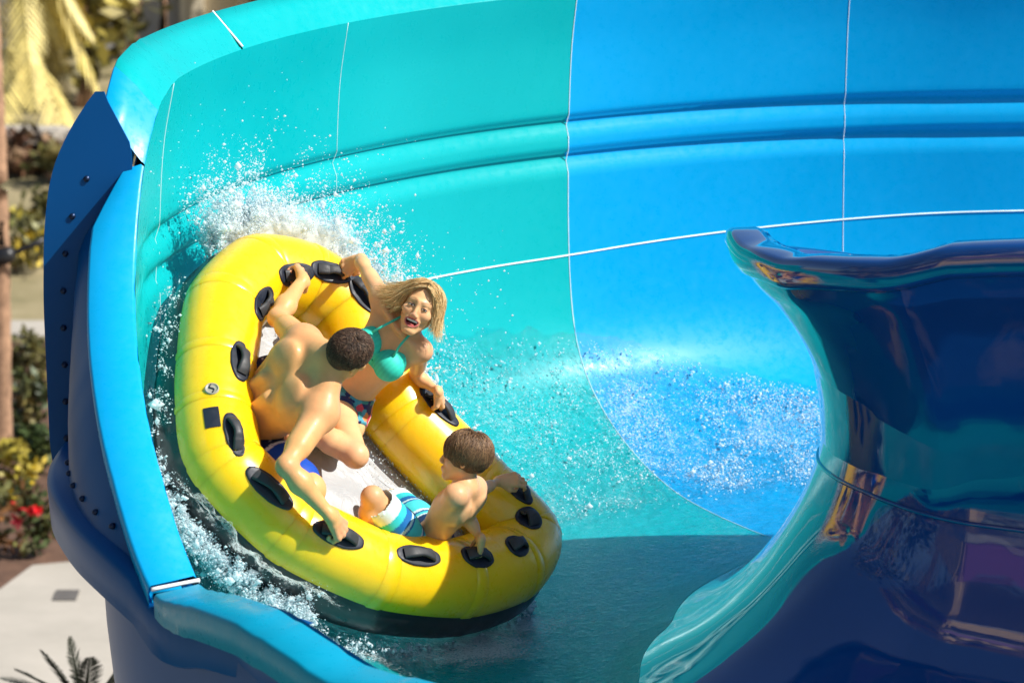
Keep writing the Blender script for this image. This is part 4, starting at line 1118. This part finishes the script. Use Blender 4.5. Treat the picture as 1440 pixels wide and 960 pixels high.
# torn sheets of foam in the heart of the splash
def sheet_mat():
    m = bpy.data.materials.new('foam_sheet'); m.use_nodes = True; nt = m.node_tree; nt.nodes.clear(); out = nt.nodes.new('ShaderNodeOutputMaterial'); p = geo_pos(nt)
    at = nt.nodes.new('ShaderNodeVertexColor'); at.layer_name = 'Foam'; sep = nt.nodes.new('ShaderNodeSeparateColor'); nt.links.new(at.outputs[0], sep.inputs[0])
    n1 = noise(nt, 75, 7, .75, p, .6); a = N(nt, 'ShaderNodeMath', operation='ADD'); nt.links.new(n1.outputs[0], a.inputs[0]); nt.links.new(sep.outputs[0], a.inputs[1])
    mr = nt.nodes.new('ShaderNodeMapRange'); mr.inputs['From Min'].default_value = .92; mr.inputs['From Max'].default_value = 1.12; mr.inputs['To Max'].default_value = .6; nt.links.new(a.outputs[0], mr.inputs['Value'])
    df = nt.nodes.new('ShaderNodeBsdfDiffuse'); df.inputs[0].default_value = (.88, .94, .96, 1); tl = nt.nodes.new('ShaderNodeBsdfTranslucent'); tl.inputs[0].default_value = (.9, .96, .98, 1)
    m1 = nt.nodes.new('ShaderNodeMixShader'); m1.inputs[0].default_value = .5; nt.links.new(df.outputs[0], m1.inputs[1]); nt.links.new(tl.outputs[0], m1.inputs[2])
    tp = nt.nodes.new('ShaderNodeBsdfTransparent'); m2 = nt.nodes.new('ShaderNodeMixShader'); nt.links.new(mr.outputs[0], m2.inputs[0]); nt.links.new(tp.outputs[0], m2.inputs[1]); nt.links.new(m1.outputs[0], m2.inputs[2]); nt.links.new(m2.outputs[0], out.inputs[0]); return m
M['sheet'] = sheet_mat()
SV, SF, SC, so_ = [], [], [], 0
def foam_sheet(i0, i1, reach, up, start, dens, seed, nv=34):
    global so_
    nu = (i1 - i0) * 3; row = []; colr = []
    for a in range(nu):
        fi = i0 + (i1 - i0) * a / (nu - 1); i = int(fi) % n0; j = (i + 1) % n0; f = fi - math.floor(fi); b0 = RPATH[i] * (1 - f) + RPATH[j] * f; o = OUTW[i] * (1 - f) + OUTW[j] * f
        e = math.sin(math.pi * a / (nu - 1)) ** .6; rr = reach * e * (.75 + .5 * mnoise.noise((fi * .22, seed, 0)))
        for b in range(nv):
            v = b / (nv - 1); q = b0 + o * (RT * .8 + start + rr * v * .75) + RN * (-.06 + up * v * (1.3 - .8 * v) * e) + np.array([0, 0, .10 * rr * v])
            d = np.array([mnoise.noise(Vector(q * 14 + seed)), mnoise.noise(Vector(q * 14 + seed + 7)), mnoise.noise(Vector(q * 14 + seed + 13))]) * .045 + np.array([mnoise.noise(Vector(q * 45 + seed)), mnoise.noise(Vector(q * 45 + seed + 7)), mnoise.noise(Vector(q * 45 + seed + 13))]) * .014
            row.append(q + d * (.3 + v)); colr.append(dens * (1 - .62 * v ** 1.3) * min(1, e * 1.4))
    SV.append(np.array(row)); SF.append(grid_faces(nu, nv) + so_); SC.append(np.array(colr)); so_ += nu * nv
for k in range(5): foam_sheet(n0 - 3 * SUB - 10, n0 - 12, (.16, .24, .30, .22, .12)[k], (.16, .26, .34, .10, .30)[k], .01 * k, .74, 3.7 * k + 1)
for k in range(3): foam_sheet(3 * SUB - 6, 5 * SUB, .12 + .04 * k, .05 + .03 * k, .03, .58, 9.1 * k + 2)
for k in range(2): foam_sheet(9 * SUB, 12 * SUB + 6, .18 + .05 * k, .05 + .03 * k, .0, .52, 5.1 * k + 4)
o = fast_mesh('foam', np.vstack(SV), np.vstack(SF), M['sheet']); tag(o, 'torn sheets of white foam in the splash behind the raft', 'foam', None, 'stuff')
c = np.hstack(SC); set_col(o, np.stack([c, c, c], 1)); o.data.color_attributes[0].name = 'Foam'

# white bubbles riding on the rough water: denser towards the middle of the sheet
P, S = [], []
while len(P) < 15000:
    t = RNG.uniform(84, 152); top = s_of_h(max(.12, smooth_interp(t, [60, 88, 100, 108, 121, 135, 146, 160], [.16, .20, .24, .34, .56, .66, .74, .95])))
    s = RNG.uniform(S0 + .30, top - .03); u = (s - S0 - .30) / max(.05, top - S0 - .30); p, n = wall_pt(t, s)
    d = (.85 if t < 121 else .42) * min(1, u * 3) * min(1, (1.04 - u) * 7) * max(.08, min(1, .55 + 1.2 * mnoise.noise(Vector(p * 5)) + .8 * mnoise.noise(Vector(p * 14))))
    if RNG.uniform() > d or np.linalg.norm(RPATH - p, axis=1).min() < .2: continue
    P.append(p + n * (.018 + .008 * RNG.uniform())); S.append(.0021 * RNG.lognormal(0, .45))
drops('bubbles', P, S, 'white bubbles and flecks riding on the rough water of the slide')
# ------------------------------------------------------------------ the park around and behind the slide
def ground_mat(name, cols, scale, rough=.95, bmp=.4, bd=.03):
    m, nt, b = mat_new(name); p = geo_pos(nt); n = noise(nt, scale, 6, .65, p); r = ramp(nt, n.outputs[0], cols); nt.links.new(r.outputs[0], b.inputs['Base Color'])
    b.inputs['Roughness'].default_value = rough; n2 = noise(nt, scale * 9, 4, .6, p); bump(nt, b, n2.outputs[0], bmp, bd); return m
M['grass'] = ground_mat('dry_grass', [(.3, (.13, .12, .05)), (.5, (.24, .20, .10)), (.7, (.34, .28, .16))], .8)
M['mulch'] = ground_mat('bark_mulch', [(.3, (.07, .035, .02)), (.7, (.17, .09, .055))], 5)
M['path'] = ground_mat('pale_concrete', [(.3, (.36, .33, .28)), (.7, (.46, .42, .36))], 1.2, .9, .15, .01)
M['rock'] = ground_mat('pale_stone', [(.3, (.34, .31, .26)), (.7, (.52, .47, .40))], 3.0, .9, .6, .06)
M['wood'] = simple('weathered_wood', (.52, .36, .14), .8, .25, 6)
M['bark'] = simple('palm_bark', (.34, .20, .12), .9, .35, 9, .5, .02)
M['plaster'] = simple('cream_plaster', (.66, .58, .44), .85, .06, 2)
M['greywall'] = simple('grey_plaster', (.36, .34, .32), .85, .08, 2)
M['brick'] = simple('red_brick', (.26, .09, .06), .85, .2, 10)
M['dark_glass'] = simple('dark_window', (.02, .025, .03), .1, bmp=0)
M['blackmetal'] = simple('black_metal', (.012, .012, .014), .4)
M['grate'] = simple('drain_grate', (.12, .11, .10), .6)
M['leaf'] = col_mat('leaf', .5, 0, 60, .1, .002, .15, 9, .4)
def gsheet(name, pts, z, mat):
    o = mesh_obj(name, [(x, y, z) for x, y in pts], [list(range(len(pts)))], mat, smooth=False); return tag(o, kind='structure')
gsheet('ground', [(-400, -400), (400, -400), (400, 400), (-400, 400)], 0, M['grass'])
def gp(px, py): q = at_z(px, py, 0); return (q[0], q[1])
e0, e1, e2, e3 = gp(-400, 905), gp(0, 829), gp(105, 790), gp(240, 700)
gsheet('mulch_bed', [gp(-900, 900), gp(-60, 838), e1, (e2[0] - .3, e2[1] - .1), e2, e3, gp(420, 600), gp(420, 480), gp(-900, 480)], .004, M['mulch'])
gsheet('path', [(-40, -40), (40, -40), (40, e3[1]), e3, e2, (e2[0] - .3, e2[1] - .1), e1, gp(-60, 838), gp(-900, 900), (-40, gp(-900, 900)[1])], .008, M['path'])
gsheet('far_path', [gp(-900, 452), gp(700, 452), gp(700, 474), gp(-900, 474)], .012, M['path'])
g0, g1 = gp(74, 846), gp(112, 832)
dg = box('drain_grate', ((g0[0] + g1[0]) / 2, (g0[1] + g1[1]) / 2, .014), (abs(g1[0] - g0[0]), abs(g1[1] - g0[1]), .01), M['grate'])
tag(dg, 'dark rectangular drain grate set in the pale concrete path', 'drain')

def leaf_cloud(name, c, r, n, size, cols, parent=None, aspect=.5, clump=14, upb=.2):
    c, r = V3(c), V3(r); k = max(3, n // clump); cc = RNG.normal(size=(k, 3)); cc /= np.linalg.norm(cc, axis=1)[:, None]; cc *= RNG.uniform(.35, 1, (k, 1)) ** .6
    ids = RNG.integers(0, k, n); P = c + r * (cc[ids] + RNG.normal(size=(n, 3)) * .17)
    A = RNG.normal(size=(n, 3)); A /= np.linalg.norm(A, axis=1)[:, None]; Bv = np.cross(A, RNG.normal(size=(n, 3)) + [0, 0, upb]); Bv /= np.linalg.norm(Bv, axis=1)[:, None]
    s = size * RNG.uniform(.6, 1.3, (n, 1)); V = np.stack([P - A * s, P - Bv * s * aspect, P + A * s, P + Bv * s * aspect], 1)
    F = np.arange(n * 4).reshape(n, 4); o = fast_mesh(name, V.reshape(-1, 3), F, M['leaf'], None, False)
    cl = np.array(cols)[RNG.integers(0, len(cols), k)][ids] * RNG.uniform(.7, 1.3, (n, 1)); set_col(o, np.repeat(cl, 4, 0))
    if parent is not None: adopt(o, parent)
    return o
GREEN = [(.05, .08, .02), (.09, .11, .03), (.035, .055, .018)]
OLIVE = [(.12, .11, .03), (.08, .08, .025), (.17, .14, .045)]
YELL = [(.50, .36, .03), (.34, .28, .04), (.14, .14, .03)]
RUST = [(.16, .08, .045), (.10, .06, .03), (.22, .14, .08)]
def shrub(px, py, w, h, cols, label, n=420, size=.05, stem=True, flowers=None):
    g = gp(px, py); d = (g[1] + 13.64) / math.cos(PITCH); sc = d / FPX; W, Hh = w * sc / 2, h * sc
    o = empty('shrub', (g[0], g[1], 0), label, 'shrub')
    leaf_cloud('foliage', (g[0], g[1], Hh * .55), (W, W * .8, Hh * .5), n, size, cols, o)
    st = tube('stem', [(g[0], g[1], -.02), (g[0] + .03, g[1], Hh * .4), (g[0], g[1], Hh * .7)], [.03, .02, .01], M['bark'], nseg=6); adopt(st, o)
    if flowers: adopt(leaf_cloud('blossom', (g[0] + W * .3, g[1] - W * .5, Hh * .75), (W * .5, W * .4, Hh * .2), 60, size * .8, flowers), o)
    return o
shrub(28, 782, 95, 95, [(.05, .07, .02), (.10, .10, .03), (.20, .09, .03)], 'green shrub with bright red flowers behind the wooden post', flowers=[(.75, .02, .03), (.6, .03, .06)])
shrub(16, 705, 85, 80, YELL, 'yellow flowering shrub above the red flowered one')
shrub(48, 668, 60, 70, GREEN, 'dark green shrub close beside the slide wall right of the trunk')
shrub(40, 610, 80, 90, GREEN + OLIVE, 'leafy green shrub at the foot of the palm trunk')
shrub(44, 548, 70, 80, OLIVE, 'olive shrub beyond the palm trunk in front of the far path')
shrub(20, 380, 150, 80, YELL + OLIVE, 'yellow green shrub on the slope behind the black bracket', 500, .07)
shrub(90, 355, 110, 90, OLIVE, 'olive shrub on the slope left of the slide rim', 500, .07)
shrub(30, 245, 120, 60, RUST, 'rust brown shrub below the stone wall', 400, .09)
shrub(110, 262, 120, 60, RUST + OLIVE, 'brown and olive shrub at the right of the rust one', 400, .09)
def post(px, py, w, h, label):
    g = gp(px, py); sc = (g[1] + 13.64) / math.cos(PITCH) / FPX; r = w * sc / 2; H = h * sc
    o = tube('wooden_post', [(g[0], g[1], -.05), (g[0], g[1], H - .02), (g[0], g[1], H)], [r, r, r * .9], M['wood'], nseg=16); return tag(o, label, 'post')
post(36, 822, 19, 66, 'short round wooden post at the edge of the pale path')
post(40, 300, 11, 45, 'thin wooden post standing on the far slope')
# stone retaining wall on the slope: courses of stones
def stone_wall(px0, px1, py, h, label):
    a, b = V3(gp(px0, py) + (0,)), V3(gp(px1, py) + (0,)); L = np.linalg.norm(b - a); u = (b - a) / L; rt = math.atan2(u[1], u[0]); o = empty('stone_wall', a, label, 'wall')
    sc = (a[1] + 13.64) / math.cos(PITCH) / FPX; H = h * sc; rows = 3; protos = []
    for _ in range(4):
        v, f = box_geo((0, 0, 0), (1, .5, 1), None, .10); v = [tuple(V3(q) + RNG.normal(size=3) * .03) for q in v]; me = bpy.data.meshes.new('stone'); me.from_pydata(v, [], f); me.materials.append(M['rock']); protos.append(me)
    for r in range(rows):
        x = -.3 * (r % 2)
        while x < L:
            w = RNG.uniform(.55, .95); s = bpy.data.objects.new('stone', protos[RNG.integers(4)]); COL.objects.link(s)
            s.scale = (w * .97, 1, H / rows * .96); q = a + u * (x + w / 2) + np.array([0, 0, H / rows * (r + .5)]); s.location = Vector(q); s.rotation_euler = (0, 0, rt + RNG.normal() * .02)
            adopt(s, o); x += w
    return o
stone_wall(-120, 330, 235, 55, 'pale stone retaining wall of rough blocks behind the shrubs')

# palm trunk at the very left, with the black bracket hanging on it
g = gp(2, 648); H = 5.5
pt = empty('palm_tree', (g[0], g[1], 0), 'palm with a pale and rusty ringed trunk at the far left edge', 'tree')
zz = np.linspace(0, H, 60); adopt(tube('trunk', np.column_stack([g[0] + .04 * np.sin(zz * .7), np.full(60, g[1]), zz]), .085 * (1 + .05 * np.sin(zz * 22)) * np.interp(zz, [0, .4, H], [1.25, 1, .8]), M['bark'], nseg=14), pt)
def frond(parent, base, d, L, droop, col, name='frond', nl=26, wl=.28, tilt=0.0, wd=.018):
    d = unit(d); side = unit(np.cross(d, [0, 0, 1])); V, F = [], []; t = np.linspace(0, 1, 12); rib = V3(base) + np.outer(t * L, d) + np.outer(-droop * L * t ** 2, [0, 0, 1])
    for k in range(nl):
        s = .12 + .86 * k / nl; q = np.array([np.interp(s, t, rib[:, i]) for i in range(3)]); ln = wl * L * math.sin(math.pi * (.15 + .8 * s)) 
        for sg in (-1, 1):
            e = q + (side * sg * .85 + d * .55 + np.array([0, 0, -.15 + tilt])) * ln + RNG.normal(size=3) * .03 * ln; m = (q + e) / 2 + np.array([0, 0, .04 * ln]); w = d * wd; i = len(V)
            V += [q - w * .5, q + w * .5, m + w, e, m - w]; F.append([i, i + 1, i + 2, i + 3, i + 4])
    i0 = len(V); g2 = sweep(rib, np.interp(t, [0, 1], [.014, .003]), 4); V += list(g2.reshape(-1, 3)); fs = (grid_faces(12, 4, False, True) + i0).tolist()
    o = mesh_obj(name, V, F + fs, M['leaf'], None, False); set_col(o, np.tile(col, (len(V), 1)) * RNG.uniform(.75, 1.25, (len(V), 1))); return adopt(o, parent)
for k in range(14):
    a = k * 2.4; frond(pt, (g[0], g[1], H), (math.cos(a), math.sin(a), .5), 1.5, .6, (.07, .09, .025))
br = empty('wall_bracket', (g[0] + .1, g[1] - .1, 0), 'black metal spotlight bracket reaching right from the palm trunk', 'bracket')
def bp(px, py): return at_y(px, py, g[1] - .12)
adopt(tube('arm', [bp(-6, 364), bp(20, 356), bp(40, 347), bp(62, 337)], [.022, .02, .02, .026], M['blackmetal'], nseg=10), br)
adopt(tube('housing', [bp(-14, 366), bp(-6, 364), bp(14, 357), bp(20, 354)], [.03, .075, .07, .04], M['blackmetal'], nseg=14), br)
adopt(tube('strut', [bp(54, 342), bp(56, 356), bp(50, 370)], [.014, .012, .006], M['blackmetal'], nseg=8), br)
adopt(tube('upright', [bp(0, 330), bp(3, 312), bp(2, 345)], [.02, .02, .03], M['blackmetal'], nseg=8), br)

# big palm with a skirt of dry fronds, top left
g = gp(30, 190); sk = empty('palm_tree', (g[0], g[1], 0), 'large palm with a thick skirt of drooping straw yellow fronds at the top left', 'tree')
D0 = (g[1] + 13.64); zt = 9.5
adopt(tube('trunk', [(g[0], g[1], 0), (g[0], g[1], 4), (g[0], g[1], zt)], [.42, .36, .33], M['bark'], nseg=18), sk)
STRAW = [(.66, .54, .18), (.56, .44, .13), (.72, .62, .26), (.26, .20, .07), (.14, .11, .04)]
for k in range(150):
    a = RNG.uniform(0, 2 * np.pi); z0 = RNG.uniform(.6, zt); rr = .40
    if z0 < 2.2 and RNG.uniform() < .4: continue
    d = np.array([math.cos(a), math.sin(a), -1.2 - RNG.uniform(0, 1.2)])
    frond(sk, (g[0] + rr * math.cos(a), g[1] + rr * math.sin(a), z0), d, RNG.uniform(.9, 1.5), .12, STRAW[RNG.integers(5)], 'dry_frond', 12, .30, -.5, .034)
for k in range(22):
    a = k * 2.4; frond(sk, (g[0], g[1], zt), (math.cos(a), math.sin(a), .6), 2.6, .6, (.06, .08, .02))
# olive trees between the palm and the building
def tree(px, py, H, W, cols, label, n=900, size=.16):
    g = gp(px, py); o = empty('tree', (g[0], g[1], 0), label, 'tree')
    adopt(tube('trunk', [(g[0], g[1], -.05), (g[0] + .1, g[1], H * .3), (g[0] - .05, g[1], H * .75)], [.16, .12, .05], M['bark'], nseg=10), o)
    for k in range(4):
        a = k * 1.7; adopt(tube('limb', [(g[0] + .05, g[1], H * .3), (g[0] + .5 * W * math.cos(a) * .6, g[1] + .5 * W * math.sin(a) * .6, H * .55), (g[0] + .5 * W * math.cos(a), g[1] + .5 * W * math.sin(a), H * .75)], [.07, .045, .02], M['bark'], nseg=7), o)
    leaf_cloud('crown', (g[0], g[1], H * .55), (W / 2, W / 2, H * .45), n, size, cols, o); return o
tree(120, 150, 4.0, 1.9, OLIVE + [(.30, .24, .04)], 'olive tree with yellowing leaves right of the big palm')
tree(185, 110, 4.2, 1.6, [(.10, .09, .05), (.06, .06, .03), (.17, .14, .08)], 'dark sparse tree in front of the grey wall', 150)
tree(226, 88, 4.0, 1.0, [(.12, .11, .06), (.07, .07, .035), (.20, .16, .09)], 'thin brownish tree nearest the cream building', 70)
tree(372, 88, 3.0, .7, [(.06, .07, .03), (.10, .10, .04)], 'dark green tree against the cream building above the slide rim', 160)
# building far behind
b0 = gp(100, 82); by = b0[1] + .6
bl = empty('building', (b0[0], by, 0), 'cream and grey plastered park building behind the trees at the top', 'building')
x0 = at_y(120, 30, by)[0]; x1 = at_y(255, 30, by)[0]; x2 = at_y(378, 20, by)[0]; x3 = at_y(430, 20, by)[0]
def wall(x, w, y, H, mat, nm='wall'): return adopt(box(nm, (x + w / 2, y + 1.5, H / 2), (w, 3, H), mat), bl)
wall(x0 - 6, 6, by + .3, 5, M['greywall']); wall(x0, x1 - x0, by, 5.4, M['greywall']); wall(x1, x2 - x1, by - .2, 5.6, M['plaster']); wall(x2, x3 - x2, by - .5, 5.0, M['brick'], 'brick_pier'); wall(x3, 9, by - .2, 5.6, M['plaster'])
for k in range(3):
    x = x1 + .25 + k * .62; adopt(box('pilaster', (x, by - .27, 2.7), (.16, .14, 5.3), M['plaster']), bl)
for k in range(4):
    x = x0 + .25 + k * .45; w_ = adopt(box('window', (x, by - .02, 2.0), (.24, .08, 2.4), M['greywall']), bl); pn = box('pane', (x, by - .065, 2.0), (.18, .012, 2.3), M['dark_glass']); sub(pn, w_)
adopt(box('roof', ((x0 + x3) / 2, by + 1.4, 5.8), (x3 - x0 + 16, 4.0, .3), M['greywall']), bl)
# dark spiky palm top below the near end of the slide
q = at_depth(125, 985, 20.5); sp = empty('small_palm', (q[0], q[1], 0), 'small palm with thin dark spiky fronds below the slide', 'palm')
adopt(tube('trunk', [(q[0], q[1], 0), (q[0], q[1], q[2] - .05)], [.10, .08], M['bark'], nseg=10), sp)
for k, (dx, dz, L) in enumerate([(-1, .55, .42), (-.75, .75, .45), (-.45, .95, .42), (-.15, 1, .40), (.15, 1, .36), (-1, .2, .40), (-1, -.1, .36), (.5, .8, .34), (.9, .4, .34), (-.6, .3, .3), (.2, .5, .3), (-.9, .85, .3)]):
    frond(sp, q + np.array([.02 * k - .1, 0, 0]), (dx, RNG.uniform(-.6, .1), dz), L, .10, (.018, .022, .012), 'frond', 24, .28, .1, .006)
# unseen pavilion, trees and tower added to give the glossy inner wall reflections
pv = empty('pavilion', (-24, -16, 0), 'sunlit tan pavilion with dark openings standing left of the slide', 'pavilion')  # out of view, added so its tan wall mirrors in the inner wall
PV = Matrix.Rotation(R(-28), 3, 'Z')
def pvb(nm, c, s, mat): 
    q = PV @ Vector(c) + Vector((-24, -16, 0)); return adopt(box(nm, q, s, mat, None, PV), pv)
M['tan'] = simple('tan_plaster', (.72, .50, .26), .85, .1, 1.5)
pvb('wall', (0, 0, 3.0), (.5, 22, 6), M['tan'])
for k in range(7):
    pvb('opening', (.27, -9 + k * 3, 2.0), (.06, 1.5, 3.0), M['dark_glass']); pvb('pillar', (1.3, -10.5 + k * 3, 2.2), (.4, .4, 4.4), M['plaster'])
pvb('roof', (.6, 0, 6.2), (3.6, 23, .4), M['brick'])
for k, (x, y, H, W) in enumerate([(-13, -9, 8, 4.5), (-15, -15, 9.5, 5), (-10, -20, 7.5, 4.2), (-4, -24, 9, 5), (5, -26, 10, 6), (13, -22, 9, 5), (-18, -4, 8, 4.5), (-8.5, -3.5, 14, 5), (-10, -12.5, 16, 5.5), (-2.5, -18.5, 15, 5), (2.5, -19, 14, 5)]):  # unseen trees put in to break up the sky mirrored in the inner wall
    g_ = (x, y); o = empty('tree', (x, y, 0), ['broad green tree on the near left lawn', 'tall green tree nearest the tan pavilion', 'low round tree in front of the pavilion', 'tall tree behind the photographer on the left', 'largest tree behind the photographer', 'tree at the near right of the lawn', 'tree between pavilion and slide', 'tall slender tree between tower and slide', 'tallest tree beyond the tower', 'tall tree close behind the photographer', 'tall tree right behind the photographer'][k], 'tree')
    adopt(tube('trunk', [(x, y, -.05), (x + .1, y, H * .4), (x, y, H * .8)], [.25, .18, .06], M['bark'], nseg=10), o)
    for j in range(5):
        a = j * 1.3 + k; adopt(tube('limb', [(x + .05, y, H * .4), (x + .25 * W * math.cos(a), y + .25 * W * math.sin(a), H * .6), (x + .42 * W * math.cos(a), y + .42 * W * math.sin(a), H * .78)], [.1, .06, .03], M['bark'], nseg=7), o)
    leaf_cloud('crown', (x, y, H * .66), (W / 2, W / 2, H * .36), 900, .28, GREEN + OLIVE, o)
tw = empty('reflection_tower', (-5.6, -8.2, 0), 'tan start tower with decks and railing panels left of the photographer', 'tower')  # invented tower, out of view, for tan and purple streaks in the reflections
for x in (-1.6, 1.6):
    for y in (-1.6, 1.6): adopt(box('post', (-5.6 + x, -8.2 + y, 7.2), (.28, .28, 14.4), M['tan']), tw)
M['purple'] = simple('purple_panel', (.22, .07, .26), .5, .08, 2)
for k in range(5):
    z = 2.6 + k * 2.7
    adopt(box('deck', (-5.6, -8.2, z), (3.9, 3.9, .22), M['greywall']), tw)
    for x, y, sx, sy in ((1.9, 0, .06, 3.6), (0, 1.9, 3.6, .06), (0, -1.9, 3.6, .06)):
        adopt(box('railing_panel', (-5.6 + x, -8.2 + y, z + .68), (sx, sy, 1.05), (M['tan'], M['purple'])[(k + (y > 0)) % 2]), tw)
adopt(box('roof', (-5.6, -8.2, 15.4), (4.4, 4.4, .25), M['tan']), tw)
